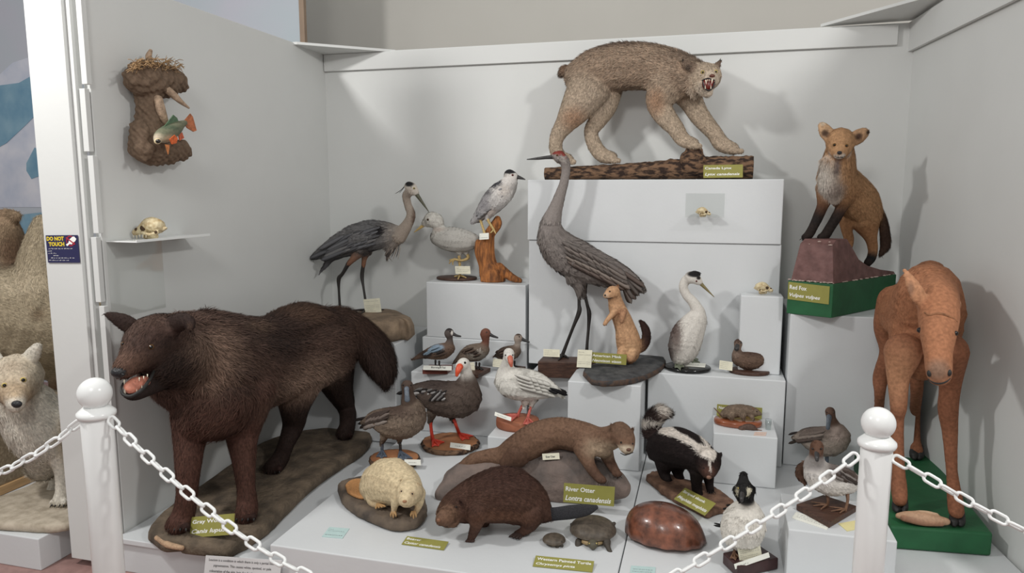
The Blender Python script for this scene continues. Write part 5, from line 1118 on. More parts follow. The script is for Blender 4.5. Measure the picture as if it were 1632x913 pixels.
B.build('body', R_, M['fur'], voxel=.005, smooth=4, paint=[(965, 715, yo-.06, 19, OB, .6, (1.6, 2, .8)), (997, 714, yo-.13, 10, S(196, 176, 148), .4, (1.3, 2, .75)), (990, 722, yo-.11, 9, S(186, 164, 136), .5, (1.5, 2, .7)), (992, 684, yo-.09, 15, S(112, 82, 60), .6, (1.4, 2, .7)), (822, 700, yo, 26, S(112, 80, 58), .8), (730, 758, yo, 16, OD, .6)],
        fur=dict(n=42000, len=.012, wid=.0022, lift=.12, droop=.2, jit=.15, var=.22))
ball('nose', 1002, 716.5, yo-.172, 3.6, mat('otter_nose', S(96, 66, 52), .4), R_, (1.1, .6, .8))
ball('eye', 990, 705, yo-.158, 1.8, M['darkeye'], R_); ball('eye', 1008, 707, yo-.158, 1.6, M['darkeye'], R_)
loft('mouth_line', [(989, 722, yo-.155, .6), (996, 725, yo-.168, 1), (1003, 723, yo-.17, .8), (1009, 721, yo-.158, .6)], M['matblack'], R_)
toe_claws(R_, [(959, 771, yo-.155, 7), (984, 760, yo-.085, 7)], dx=1, dy=2.5)
_, fr = card('specimen_tag', PY(864, 723, ytag), PY(891, 721.5, ytag), PY(865, 733, ytag-.008), M['cream'], 'small cream tag pinned on the rock below the otter belly', 'tag', lines=[('River Otter', .2, .3, .55, .35, M['ink'])])

# ---------------- brown beaver
yb = YZ(750, 862, ZT); yb2 = YZ(825, 853, ZT)
R_ = root('mounted_beaver', 'dark brown beaver with flat black tail walking left on the platform', 'beaver', (*PZ(790, 858, ZT)[:2], ZT))
BV, BH = S(90, 60, 46), S(122, 88, 64)
B = Body()
B.tube([(713, 818, yb-.02, 18, BH), (726, 808, yb, 25), (748, 800, yb+.04, 34), (778, 792, yb+.06, 42), (810, 788, yb+.10, 46), (838, 800, yb+.12, 37), (858, 812, yb+.12, 22), (872, 820, yb+.12, 10)], BV, k=.9)
B.tube([(715, 820, yb-.05, 16, BH), (706, 826, yb-.07, 12, BH), (703, 829, yb-.08, 9, BH)], BH, fl=.4)
B.tube([(712, 832, yb-.05, 9, BH), (722, 832, yb-.04, 9)], BH, fl=.5)
B.tube([(762, 815, yb-.02, 18), (759, 835, yb-.01, 11), (754, 850, yb, 8), (750, 859, yb, 6)], BV, fl=.5)
B.tube([(772, 820, yb+.14, 14), (770, 838, yb+.13, 8)], BV, fl=.5)
B.tube([(846, 818, yb2, 22), (845, 834, yb2, 13), (836, 845, yb2-.005, 8), (824, 851, yb2-.01, 6, S(70, 50, 42))], BV, fl=.5)
B.tube([(736, 805, yb-.055, 3.6), (735, 802, yb-.055, 2.6)], S(70, 44, 34), k=.6)
B.build('body', R_, M['fur'], voxel=.0055, smooth=4, paint=[(712, 825, yb-.06, 16, BH, .7), (790, 825, yb, 22, S(112, 74, 52), .7, (2.2, 2, .7)), (800, 755, yb+.08, 26, S(78, 50, 40), .8, (2, 2, .8)), (730, 806, yb-.07, 6, S(64, 42, 34), .6)],
        fur=dict(n=48000, len=.020, wid=.0022, lift=.16, droop=.35, jit=.18, var=.3))
loft('tail', [(868, 819, yb+.12, 13), (884, 819, yb+.115, 11), (910, 816, yb+.105, 11.5), (935, 812, yb+.095, 9.5), (950, 808, yb+.09, 4)], mat('tail_black', S(46, 46, 50), .6, 220, .3, .6), R_, flat=.3)
ball('nose', 699, 829, yb-.095, 3.4, mat('beaver_nose', S(120, 84, 62), .5), R_); ball('eye', 727, 808, yb-.068, 1.9, M['darkeye'], R_)
loft('mouth_line', [(700, 836, yb-.09, .7), (706, 838, yb-.085, 1), (713, 839, yb-.07, .8)], M['matblack'], R_)
toe_claws(R_, [(750, 860, yb-.012, 7), (823, 852, yb2-.02, 9)], dx=-2, dy=3, m=mat('claw_brown', S(58, 40, 34), .4))
B = Body()
for i in range(4): B.tube([(826, 849, yb2-.01, 4), (818+i*4, 853+i*1.2-1, yb2-.02-.004*i, 2.6), (812+i*5, 855+i*1.2, yb2-.025-.006*i, 1.8)], S(66, 48, 42))
B.build('hind_foot', R_, M['skin'], voxel=.0035, smooth=2)
B = Body()
for i in range(4): B.tube([(750, 857, yb, 3.6), (746+i*3, 861, yb-.008, 2.4), (743+i*4, 863, yb-.012, 1.6)], S(82, 52, 40))
B.build('fore_foot', R_, M['skin'], voxel=.003, smooth=2)

# ---------------- pale beaver
zb_ = ZP+.045; ya = YZ(640, 815, zb_)
R_ = root('mounted_beaver', 'pale cream beaver with tan tail crouching on a dark oval base', 'beaver', (*PZ(615, 815, ZT)[:2], ZT))
slab('base', [(539, 770), (552, 762), (590, 756), (640, 764), (668, 778), (676, 796), (675, 813), (660, 826), (627, 829), (590, 816), (560, 800), (545, 786)], zb_, .043, mat('slab_dark', S(112, 98, 84), .85, 16, .3, .6, col2=S(72, 64, 58)), R_, rough=.008)
AB, AD = S(206, 184, 140), S(186, 156, 112)
B = Body()
B.tube([(655, 783, ya-.03, 21), (643, 776, ya+.01, 30), (626, 768, ya+.06, 38), (612, 770, ya+.10, 38), (600, 778, ya+.12, 28)], AB, k=1)
B.tube([(653, 784, ya-.05, 22), (649, 793, ya-.09, 16), (646, 797, ya-.11, 11)], AB, fl=.4)
B.tube([(660, 790, ya-.03, 14)]*2, AB)
B.tube([(634, 786, ya-.04, 12), (630, 800, ya-.05, 7.5), (628, 812, ya-.05, 5, AD), (628, 818, ya-.055, 4.5, AD)], AB, fl=.4)
B.tube([(668, 786, ya-.02, 11), (669, 800, ya-.03, 7), (665, 812, ya-.04, 5, AD), (661, 818, ya-.045, 4.5, AD)], AB, fl=.4)
B.tube([(596, 785, ya+.05, 15), (592, 797, ya+.03, 8), (597, 804, ya+.02, 6, AD), (604, 806, ya+.01, 5, AD)], AB, fl=.4)
B.tube([(642, 768, ya-.045, 3.4), (641, 765.5, ya-.045, 2.8)], AD, k=.6); B.tube([(666, 774, ya-.05, 3), (667, 771.5, ya-.05, 2.4)], AD, k=.6)
B.build('body', R_, M['fur'], voxel=.005, smooth=4, paint=[(646, 799, ya-.1, 9, S(196, 162, 118), .6), (600, 795, ya+.04, 12, AD, .7), (640, 784, ya-.1, 4, S(176, 148, 108), .6), (657, 787, ya-.1, 4, S(176, 148, 108), .6)], fur=dict(n=30000, len=.012, wid=.002, lift=.14, droop=.4, jit=.2, var=.12))
p = PZ(566, 777, zb_+.012); slab('tail', [(551, 772), (560, 764), (575, 762), (590, 770), (592, 782), (580, 791), (565, 788), (553, 780)], zb_+.014, .012, mat('tail_tan', S(190, 138, 88), .6, 150, .15, .4), R_)
for a in ([(623, 822), (627, 824), (631, 822)], [(655, 822), (659, 825), (663, 823)]):
    for e in a: loft('finger', [(((a[1][0])+e[0])/2, 816, ya-.058, 2.2), (e[0], e[1]-2, ya-.066, 1.7), (e[0], e[1]+1, ya-.068, .8)], mat('finger_tan', S(176, 140, 96), .6) if 'finger_tan' not in bpy.data.materials else bpy.data.materials['finger_tan'], R_, seg=8)
for i in range(4): loft('toe', [(602, 804, ya+.005, 3), (600+i*4, 808-i*.6, ya-.012, 2), (599+i*5, 810-i, ya-.02, 1.2)], bpy.data.materials['finger_tan'], R_, seg=8)
ball('nose', 645, 799, ya-.148, 3, mat('pale_nose', S(150, 110, 80), .5), R_, (1.2, .6, .8)); ball('eye', 640, 783, ya-.116, 1.5, M['darkeye'], R_); ball('eye', 657, 787, ya-.118, 1.5, M['darkeye'], R_)
_, fr = card('name_strip', PZ(612, 806, zb_+.003), PZ(622, 803, zb_+.003), PZ(605, 810, zb_+.003), M['cardwhite'], 'white strip lying under the pale beaver on its base', 'label')

# ---------------- mink on a dark rock
zm = ZH+.032; ym = YZ(1000, 580, zm)
R_ = root('mounted_mink', 'golden mink standing upright on a dark grey flat rock', 'mink', (*PZ(990, 592, ZH+.001)[:2], ZH+.001))
slab('rock', [(931, 592), (936, 583), (955, 577), (985, 572), (1010, 562), (1032, 558), (1052, 563), (1059, 574), (1050, 585), (1028, 596), (1000, 603), (965, 606), (940, 602)], zm, .03, M['rock_dark'], R_, rough=.01, dome=.006, side=mat('rock_edge', S(96, 74, 60), .9, 40, .3, .6, col2=S(62, 60, 60)))
MN = S(198, 148, 100); MNd = S(172, 122, 82)
B = Body()
B.tube([(977, 467, ym-.02, 12), (980, 477, ym-.01, 11.5), (984, 492, ym, 14), (991, 508, ym, 15.5), (997, 525, ym, 17), (1001, 542, ym, 20), (1003, 556, ym, 19), (1004, 566, ym-.01, 13)], MN, k=.85)
B.tube([(976, 466, ym-.03, 11), (970, 469, ym-.04, 7.5), (966, 471, ym-.045, 5)], MN, fl=.4)
B.tube([(982, 493, ym-.03, 8), (975, 502, ym-.045, 5), (968, 510, ym-.055, 4), (964, 516, ym-.06, 3.4)], MN, fl=.5)
B.tube([(994, 497, ym-.04, 6), (992, 506, ym-.055, 4.5), (991, 512, ym-.06, 3.5)], MNd, fl=.5)
B.tube([(991, 560, ym-.04, 8), (988, 570, ym-.06, 6)], MN, fl=.4); B.tube([(1008, 562, ym-.03, 9), (1005, 572, ym-.05, 6)], MNd, fl=.4)
B.tube([(1012, 556, ym+.02, 8, MNd), (1022, 553, ym+.02, 8, S(90, 56, 42)), (1029, 543, ym+.02, 7.5), (1030, 530, ym+.02, 7), (1026, 519, ym+.02, 5.5), (1022, 513, ym+.02, 3)], S(66, 42, 36), fl=1.1)
B.tube([(983, 459, ym-.02, 3.4), (984, 457, ym-.02, 2.6)], MNd, k=.6)
B.build('body', R_, M['fur'], voxel=.004, smooth=3, paint=[(967, 471, ym-.05, 5, S(206, 170, 134), .5), (1004, 558, ym-.05, 12, S(206, 158, 108), .7), (990, 502, ym-.05, 8, S(180, 128, 86), .7)], fur=dict(n=18000, len=.013, wid=.002, lift=.15, droop=.4, jit=.2, var=.16))
ball('nose', 964.5, 470.5, ym-.062, 1.7, M['nose'], R_); ball('eye', 972, 464.5, ym-.066, 1.4, M['darkeye'], R_)
loft('mouth_line', [(966, 475, ym-.058, .5), (971, 475.5, ym-.064, .8), (976, 474, ym-.066, .5)], M['matblack'], R_)
for i in range(3): loft('finger', [(965, 514, ym-.06, 1.6), (962+i*2.2, 518, ym-.064, .9)], M['leg_brown'], R_, seg=6)

# ---------------- striped skunk
zs = ZP+.028; ys = YZ(1110, 785, zs)
R_ = root('mounted_skunk', 'black skunk with white back stripes on a rough brown bark board', 'skunk', (*PZ(1095, 790, ZT)[:2], ZT))
slab('bark_board', [(1031, 758), (1040, 750), (1060, 752), (1090, 762), (1120, 768), (1148, 780), (1168, 797), (1160, 802), (1130, 815), (1100, 803), (1070, 788), (1045, 770)], zs, .027, mat('bark_board', S(132, 100, 80), .9, 26, .4, .9, col2=S(84, 60, 48)), R_, rough=.02)
SK, SWh = S(40, 30, 29), S(212, 202, 190)
B = Body()
B.tube([(1122, 735, ys-.04, 21), (1112, 725, ys-.01, 26), (1092, 716, ys+.05, 31), (1072, 712, ys+.12, 32), (1056, 714, ys+.17, 26)], SK, k=1)
B.tube([(1128, 735, ys-.07, 22), (1129, 748, ys-.10, 15, S(70, 44, 36)), (1130, 757, ys-.14, 7, S(92, 60, 48))], SK, fl=.4)
B.tube([(1112, 748, ys-.02, 14), (1110, 766, ys-.015, 9.5), (1111, 780, ys-.01, 8.5), (1114, 789, ys-.01, 7)], SK, fl=.5)
B.tube([(1128, 750, ys+.03, 12), (1130, 768, ys+.03, 7.5), (1132, 780, ys+.02, 6.5)], SK, fl=.5)
B.tube([(1062, 730, ys+.12, 20), (1058, 748, ys+.12, 11), (1061, 760, ys+.11, 8), (1064, 765, ys+.10, 7)], SK, fl=.5)
B.tube([(1080, 735, ys+.16, 16), (1080, 752, ys+.15, 9), (1084, 762, ys+.14, 7)], SK, fl=.5)
B.tube([(1052, 700, ys+.20, 14), (1042, 690, ys+.22, 15), (1040, 674, ys+.22, 15), (1049, 660, ys+.21, 14), (1059, 658, ys+.20, 9)], S(60, 44, 40), k=1, fl=1.7)
B.tube([(1109, 722, ys-.06, 4), (1108, 720, ys-.06, 3)], SK, k=.7, fl=.2); B.tube([(1148, 725, ys-.06, 4), (1149, 723, ys-.06, 3)], SK, k=.7, fl=.2)
P_ = [(1127, 720, ys-.08, 9, SWh, .15, (1.6, 3, .8)), (1133.5, 742, ys-.14, 9, SWh, .3, (.2, 2, 1.1)), (1050, 651, ys+.18, 11, SWh, .4, (1.2, 2, .8)), (1049, 664, ys+.18, 6, S(170, 152, 138), .6), (1130, 752, ys-.12, 8, S(112, 66, 46), .6)]
for a, b, r in (((1035, 700), (1044, 691), 6), ((1044, 691), (1060, 688), 5.5), ((1060, 688), (1078, 690), 5), ((1078, 690), (1092, 696), 5), ((1092, 696), (1106, 705), 5), ((1106, 705), (1118, 714), 5), ((1112, 684), (1118, 698), 2.8), ((1118, 698), (1123, 713), 3.4)):
    for t in (0, .33, .66, 1): P_.append((a[0]+(b[0]-a[0])*t, a[1]+(b[1]-a[1])*t, ys+.05, r, SWh, .15, (1, 20, 1)))
B.build('body', R_, M['fur'], voxel=.005, smooth=3, paint=P_, fur=dict(n=42000, len=.022, wid=.0022, lift=.2, droop=.3, jit=.2, var=.25))
ball('nose', 1130, 760.5, ys-.16, 4, mat('skunk_nose', S(140, 104, 86), .4), R_, (1, .6, .8)); ball('eye', 1122, 746, ys-.152, 1.4, M['darkeye'], R_); ball('eye', 1140, 745, ys-.15, 1.4, M['darkeye'], R_)
toe_claws(R_, [(1115, 793, ys-.03, 7), (1134, 784, ys-.0, 6)], dx=1, dy=4)

# ---------------- big glossy shell
ysn = YZ(1060, 880, ZT)
def shell_mesh(name, cx, cy, hw, hd, hh, rot, m, R_, z0, cols, lip=.06, skew=0.0, power=2.2, tilt=0, grow=None, scute=1.0, noise=.0, apex=0):
    c = PZ(cx, cy, z0); a = PZ(cx+hw, cy, z0); rx = np.linalg.norm(a-c); n, mrings = 64, 22; V = []; C = []
    for i in range(mrings+1):
        q = i/mrings; rr_ = math.sin(q*math.pi/2)**.9 if i else 0.0
        for j in range(n):
            t = 2*math.pi*j/n; x, y = math.cos(t), math.sin(t); wv = 1+noise*math.sin(t*13+1)*q**6
            h = max(0.0, math.cos(q*math.pi/2))**power
            X, Y_ = x*rr_*wv, y*rr_*hd*wv*(1+skew*x)
            sc_ = 0
            # scutes: seams between plates
            u = abs(Y_/hd)*2.6; s1 = abs(math.sin(X*math.pi*2.0+(0.5 if u > 1 else 0)*math.pi)); s2 = min(abs(u-1), 1)
            seam = min(s1/.16, s2/.12, 1); hgt = h*hh*(1-.02*(1-seam)*scute)
            p = np.array([X*rx, Y_*rx, hgt*rx+.004*(1-q)]); cr_, sr = math.cos(rot), math.sin(rot)
            p = np.array([p[0]*cr_-p[1]*sr, p[0]*sr+p[1]*cr_, p[2]]); ct, st_ = math.cos(tilt), math.sin(tilt)
            p = np.array([p[0], p[1]*ct-p[2]*st_, p[1]*st_+p[2]*ct]); p = p+np.array([-.16*h*hh*rx*apex, 0, 0]); V.append(c+p)
            C.append(cols(X, Y_/hd, q, seam))
    Fc = [(i*n+j, i*n+(j+1) % n, (i+1)*n+(j+1) % n, (i+1)*n+j) for i in range(mrings) for j in range(n)]
    base = len(V); V += [v+np.array([0, 0, -.003])-unit(v-c)*.006 for v in V[-n:]]; C += C[-n:]
    Fc += [(mrings*n+j, mrings*n+(j+1) % n, base+(j+1) % n, base+j) for j in range(n)]; Fc.append(tuple(base+j for j in range(n)))
    V = np.array(V); dz = V[:, 2].min()-z0; V[:, 2] -= dz
    return obj(name, V, Fc, m, R_, True, cols=np.array(C))
M['gloss_shell'] = vmat('glossy_shell', .32, .5, 30, .55, .5, coat=.35); M['dull_shell'] = vmat('dull_shell', .5, .4, 60, .35, .35)
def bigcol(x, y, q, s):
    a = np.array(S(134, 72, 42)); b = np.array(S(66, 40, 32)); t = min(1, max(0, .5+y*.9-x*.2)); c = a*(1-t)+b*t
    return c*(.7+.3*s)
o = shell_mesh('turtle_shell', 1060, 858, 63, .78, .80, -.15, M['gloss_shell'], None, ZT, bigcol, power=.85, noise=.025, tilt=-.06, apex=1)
top(o, 'large empty turtle shell, glossy reddish brown, lying on the platform', 'shell')
# ---------------- painted turtle and little turtle
def tcol(x, y, q, s): return np.array(S(92, 80, 66))*(.72+.28*s)*(1 if q < .93 else 1.25)
yt = YZ(945, 868, ZT)
R_ = root('mounted_turtle', 'dark olive turtle facing the front with legs spread, beside the large shell', 'turtle', (*PZ(945, 858, ZT)[:2], ZT))
shell_mesh('upper_shell', 945, 846, 37, 1.0, .46, 0, M['dull_shell'], R_, ZT+.022, tcol, power=.9)
slab('under_shell', [(928, 860), (945, 864), (962, 860), (965, 848), (945, 836), (925, 848)], ZT+.022, .014, mat('plastron', S(150, 128, 92), .5, 40, .2, .2), R_)
B = Body(); TS = S(74, 66, 56)
B.tube([(945, 858, yt+.01, 8), (945, 866, yt-.02, 8.5), (945, 869, yt-.035, 7)], S(96, 90, 72))
B.tube([(923, 864, yt+.0, 7), (920, 872, yt-.02, 4.2), (915, 881, yt-.03, 4)], TS); B.tube([(967, 864, yt+.0, 7), (969, 872, yt-.02, 4.2), (973, 881, yt-.03, 4)], TS)
B.tube([(915, 840, yt+.08, 5), (911, 836, yt+.09, 3)], TS); B.tube([(974, 838, yt+.08, 5), (979, 834, yt+.09, 3)], TS)
B.build('body', R_, M['skin'], voxel=.003, smooth=2)
for x, dx in ((912, -1), (915, 0), (918, 1), (970, -1), (973, 0), (976, 1)): loft('claw', [(x, 883, yt-.02, 1.6), (x+dx*1.5, 887.5, yt-.03, .5)], M['matblack'], R_, seg=6)
for x in (939.5, 950.5): ball('eye', x, 866, yt-.035, 1.4, M['yelloweye'], R_)
ylt = YZ(883, 870, ZT)
R_ = root('mounted_turtle', 'tiny dark turtle left of the olive turtle', 'turtle', (*PZ(883, 866, ZT)[:2], ZT))
shell_mesh('upper_shell', 883, 862, 18.5, .95, .42, .2, M['dull_shell'], R_, ZT+.010, tcol, power=.9)
B = Body(); B.tube([(884, 863, ylt+.01, 6), (887, 869, ylt, 4), (888, 872, ylt-.004, 3.4)], TS); B.tube([(880, 865, ylt, 4), (877, 871, ylt, 2.4)], TS); B.tube([(893, 864, ylt, 4), (896, 870, ylt, 2.4)], TS)
B.tube([(876, 866, ylt, 3), (883, 867, ylt, 4), (892, 866, ylt, 3)], S(140, 122, 90)); B.build('body', R_, M['skin'], voxel=.0025, smooth=2)

# ---------------- rat, mouse, little glass
zk = ZK+.024; yk = YZ(1178, 668, zk)
R_ = root('mounted_rat', 'grey-brown rat on a polished reddish oval board', 'rat', (*PZ(1176, 672, ZK+.001)[:2], ZK+.001))
disc('board', 1176, 668, 37, zk, .0225, mat('polished_wood', S(140, 78, 50), .2, 20, .15, coat=.5), R_, k=.62)
RT_ = S(138, 116, 94)
B = Body()
B.tube([(1203, 657, yk, 7), (1195, 655, yk, 8.5), (1180, 654, yk, 10), (1165, 656, yk, 10.5), (1156, 659, yk, 7)], RT_, k=.9)
B.tube([(1203, 657, yk, 6.5), (1209, 658.5, yk, 4), (1212, 660, yk, 2.4)], RT_, fl=.4)
B.tube([(1184, 661, yk-.02, 5), (1185, 667, yk-.02, 3)], RT_); B.tube([(1165, 661, yk-.02, 6), (1166, 667, yk-.02, 3.4)], RT_); B.tube([(1197, 661, yk-.01, 4), (1200, 667, yk-.02, 2.4)], RT_)
B.build('body', R_, M['fur'], voxel=.0028, smooth=2, fur=dict(n=9000, len=.011, wid=.0018, lift=.25, droop=.2, jit=.3, var=.3))
loft('tail', [(1155, 661, yk, 2), (1149, 661, yk, 1.6), (1145, 657, yk, 1.2), (1138, 650, yk, .6)], M['leg_brown'], R_, seg=8)
ball('eye', 1206, 656, yk-.02, 1.1, M['darkeye'], R_); ball('ear', 1200, 651.5, yk-.012, 2.2, M['leg_brown'], R_, (1, .4, 1))
ym_ = YZ(1190, 684, ZK+.001)
R_ = root('mounted_mouse', 'small grey mouse lying in front of the polished oval board', 'mouse', (*PZ(1190, 685, ZK+.001)[:2], ZK+.001))
B = Body(); B.tube([(1181, 682, ym_, 4), (1189, 680.5, ym_, 5), (1198, 681, ym_, 5), (1205, 684, ym_, 2)], S(112, 88, 76)); B.tube([(1183, 684, ym_-.01, 2.4), (1178, 685, ym_-.01, 1)], S(112, 84, 72))
B.build('body', R_, M['fur'], voxel=.0022, smooth=2, fur=dict(n=2500, len=.008, wid=.0015, lift=.3, jit=.3, var=.3))
loft('tail', [(1205, 684, ym_, 1), (1210, 685.5, ym_, .8), (1214, 685.5, ym_, .5)], M['leg_brown'], R_, seg=6); loft('leg', [(1186, 684, ym_-.01, 1.2), (1186, 687.5, ym_-.015, .8)], M['leg_brown'], R_, seg=6)
c = PZ(1224, 684, ZK+.001); rg = 5*sc(c); mb = MB(); seg = 32; Hh = .045
prof = [(0.001, 0), (rg*.85, 0), (rg*1.05, Hh), (rg*.97, Hh), (rg*.78, .006), (.001, .006)]; V = [(c[0]+r*math.cos(2*math.pi*j/seg), c[1]+r*math.sin(2*math.pi*j/seg), c[2]+z) for r, z in prof for j in range(seg)]
Fc = [(i*seg+j, i*seg+(j+1) % seg, (i+1)*seg+(j+1) % seg, (i+1)*seg+j) for i in range(len(prof)-1) for j in range(seg)]
top(obj('shot_glass', V, Fc, M['glass']), 'small clear glass standing right of the rat board', 'glass')
_, fr = card('specimen_tag', PZ(1203, 688, ZK+.002), PZ(1222, 688.5, ZK+.002), PZ(1201, 693.5, ZK+.002), mat('pinkish', S(226, 200, 186), .6, 40, .05), 'pinkish handwritten slip lying in front of the glass and mouse', 'tag'); scribble(_, fr, [(.6, .2), (.2, .2)], seed=14)
ykc = ZK; yy = 3.335
_, fr = card('name_card', PY(1143, 644, yy), PY(1215, 650, yy), PY(1142, 662, yy), M['green_card'], 'olive green name card standing behind the rat', 'name card', lines=[('Nort', .04, .6, .16, .26, M['letters'], dict(bold=.02))])

# ---------------- skulls
def skull(name, label, cx, cy, Y, s_, face=-1, zfloor=None, tilt=0):
    """s_: half width in pixels; face -1 looks left, +1 right; built with sockets and teeth"""
    c = PY(cx, cy, Y); R_ = root(name, label, 'skull', (c[0], c[1], zfloor if zfloor else c[2]-s_*.6*sc(c)))
    B = Body(); w_ = (1, 1, 1); f = face; u = s_
    B.tube([(cx-f*u*.45, cy-u*.12, Y, u*.42), (cx-f*u*.1, cy-u*.18, Y, u*.46), (cx+f*u*.25, cy-u*.02, Y-.004, u*.34)], w_, k=1.1)
    B.tube([(cx+f*u*.3, cy, Y-.01, u*.28), (cx+f*u*.62, cy+u*.16, Y-.012, u*.22), (cx+f*u*.78, cy+u*.22, Y-.014, u*.17)], w_)
    B.tube([(cx-f*u*.75, cy+u*.05, Y, u*.12), (cx-f*u*.92, cy-u*.02, Y, u*.08)], w_)
    B.tube([(cx-f*u*.45, cy+u*.22, Y-.35*u*sc(c), u*.09), (cx, cy+u*.32, Y-.5*u*sc(c), u*.08), (cx+f*u*.4, cy+u*.22, Y-.4*u*sc(c), u*.09)], w_)
    B.tube([(cx-f*u*.3, cy+u*.42, Y, u*.2), (cx+f*u*.2, cy+u*.45, Y, u*.14)], w_)
    B.build('cranium', R_, M['bone'], voxel=max(.0014, s_*.04*sc(c)), smooth=2)
    q = u*sc(c)
    ball('eye_socket', cx+f*u*.36, cy-u*.02, Y-.36*q, u*.16, M['socket'], R_, (1, .35, 1)); ball('nose_opening', cx+f*u*.72, cy+u*.05, Y-.20*q, u*.1, M['socket'], R_, (1, .5, .9)); ball('ear_opening', cx-f*u*.35, cy+u*.2, Y-.42*q, u*.09, M['socket'], R_, (1, .35, 1))
    for i in range(5): loft('tooth', [(cx+f*u*(.86-i*.17), cy+u*.34, Y-.16*q-.02*i*q, u*.055), (cx+f*u*(.86-i*.17), cy+u*(.50 if i != 1 else .58), Y-.17*q-.02*i*q, u*.02)], M['teeth'], R_, seg=6, n=2)
M['socket'] = mat('bone_hollow', S(74, 56, 38), .9, 60, .3)
zsh = PX(235, 384, -2.1)[2]
def shelf_left():
    Yc = 2.62; z = PX(200, 384, -2.13)[2]
    P1, P2 = PX(170, 386, -2.195), PX(292, 376, -2.195); y0, y1 = P1[1], P2[1]
    R_ = root('skull_shelf', 'thin white shelf with clear back plate on the left wall, carrying a large skull', 'shelf', (-2.19, (y0+y1)/2, z))
    box('ledge', -2.198, -2.06, y0, y1, z-.004, z, mat('white_acrylic', (.8, .82, .81), .2, 10, .01), R_, bevel=.001)
    box('lip', -2.062, -2.058, y0, y1, z-.004, z+.006, bpy.data.materials['white_acrylic'], R_, bevel=.0005)
    box('back_plate', -2.199, -2.196, y0, (y0+y1)/2+.08, z-.30, z-.004, M['clear'], R_, bevel=.0005); return z, y0, y1
zz, y0, y1 = shelf_left()
cs = PX(238, 368, -2.12)
skull('animal_skull', 'large yellowish animal skull facing left on the white wall shelf', 238, 364, float(cs[1]), 29, -1, zz)
yJ = 3.51; skull('small_skull', 'small pale rounded skull on top of the narrow white plinth', 1217, 459, yJ, 16, 1, ZJ+.001)
# acrylic shelf on the lynx block
ysf = 3.585; a0, a1 = PY(1092, 344, ysf), PY(1154, 344, ysf); zt_ = PY(1120, 308, ysf)[2]; zl = a0[2]
R_ = root('skull_shelf', 'small clear acrylic shelf with a back plate on the front of the lynx block', 'shelf', ((a0[0]+a1[0])/2, ysf, zl))
box('back_plate', a0[0], a1[0], ysf, ysf+.003, zl, zt_, M['clear'], R_, bevel=.0005); box('ledge', a0[0], a1[0], ysf-.10, ysf, zl-.003, zl, M['clear'], R_, bevel=.0005)
skull('small_skull', 'small yellowish cat-like skull on the clear shelf of the lynx block', 1121, 338, ysf-.05, 13, 1, zl+.001)

# ---------------- fish on a driftwood root, left wall
yd = float(PX(250, 180, -2.12)[1])
R_ = root('fish_mount', 'brown root-shaped wall mount with grass on top and a small spiny fish', 'fish mount', (-2.18, yd, float(PX(250, 262, -2.12)[2])))
B = Body(); DR, DRd = S(122, 98, 76), S(84, 64, 50)
def dw(x, y, r, off=0): return (x, y, float(PX(x, y, -2.13+off)[1]), r)
B.tube([dw(215, 124, 19), dw(230, 126, 30), dw(250, 130, 29), dw(272, 128, 22), dw(287, 134, 14)], DR, k=.7)
B.tube([dw(240, 140, 22), dw(236, 165, 21), dw(238, 190, 22), dw(236, 215, 26), dw(240, 235, 28), dw(262, 243, 20), dw(285, 240, 17), dw(295, 243, 10)], DR, k=.7)
B.tube([dw(226, 235, 22), dw(222, 205, 15)], DR, k=.7)
B.build('driftwood', R_, M['fur'], voxel=.004, smooth=1, disp=.006, paint=[(*dw(285, 125, 10)[:3], 9, DRd, .5), (*dw(262, 180, 5)[:3], 10, S(140, 118, 98), .5, (.7, 2, 3)), (*dw(258, 228, 5)[:3], 14, DRd, .6), (*dw(240, 150, 5)[:3], 14, DRd, .6)])
loft('branch', [dw(262, 140, 6, .05), dw(275, 150, 6, .07), dw(288, 162, 4, .09), dw(301, 172, 1.5, .10)], mat('pale_twig', S(164, 140, 118), .8, 60, .3, .5), R_)
loft('branch', [dw(252, 158, 7, .05), dw(258, 180, 7, .06), dw(266, 200, 4, .06)], bpy.data.materials['pale_twig'], R_)
loft('twig_tip', [dw(240, 100, 6), dw(237, 90, 5), dw(240, 81, 3)], bpy.data.materials['pale_twig'], R_)
mb = MB(); gm = mat('dry_grass', S(170, 138, 100), .8, 80, .3)
for i in range(170):
    x = rng.uniform(208, 290); y = 100+abs(x-245)*.14+rng.uniform(-7, 10); a = rng.normal(0, .7); L_ = rng.uniform(6, 17)
    p, q_ = dw(x-math.cos(a)*L_/2, y-math.sin(a)*L_/2, .5, .03+rng.uniform(-.03, .05)), dw(x+math.cos(a)*L_/2, y+math.sin(a)*L_/2-rng.uniform(0, 4), .35, .03+rng.uniform(-.03, .06))
    mid = ((p[0]+q_[0])/2, (p[1]+q_[1])/2-rng.uniform(0, 3), (p[2]+q_[2])/2, .55); loft('', [p, mid, q_], gm, None, n=2, seg=4, mb=mb, round_end=False)
o = mb.build('dry_grass', gm, R_, smooth=True); o['kind'] = 'stuff'
B = Body(); FG, FB = S(110, 112, 84), S(190, 172, 136)
def fw(x, y, r, off=.13): return dw(x, y, r, off-.02)
B.tube([fw(250, 222, 6), fw(256, 217, 11), fw(266, 213, 14), fw(278, 206, 12), fw(288, 199, 7), fw(294, 196, 5)], FG, k=.5)
B.build('fish_body', R_, M['skin'], voxel=.003, smooth=2, paint=[(*fw(268, 224, 3)[:3], 10, FB, .6, (2.2, 2, .7)), (*fw(252, 222, 3)[:3], 8, S(190, 170, 140), .6), (*fw(266, 203, 3)[:3], 8, S(82, 96, 70), .6, (2.4, 2, .6))])
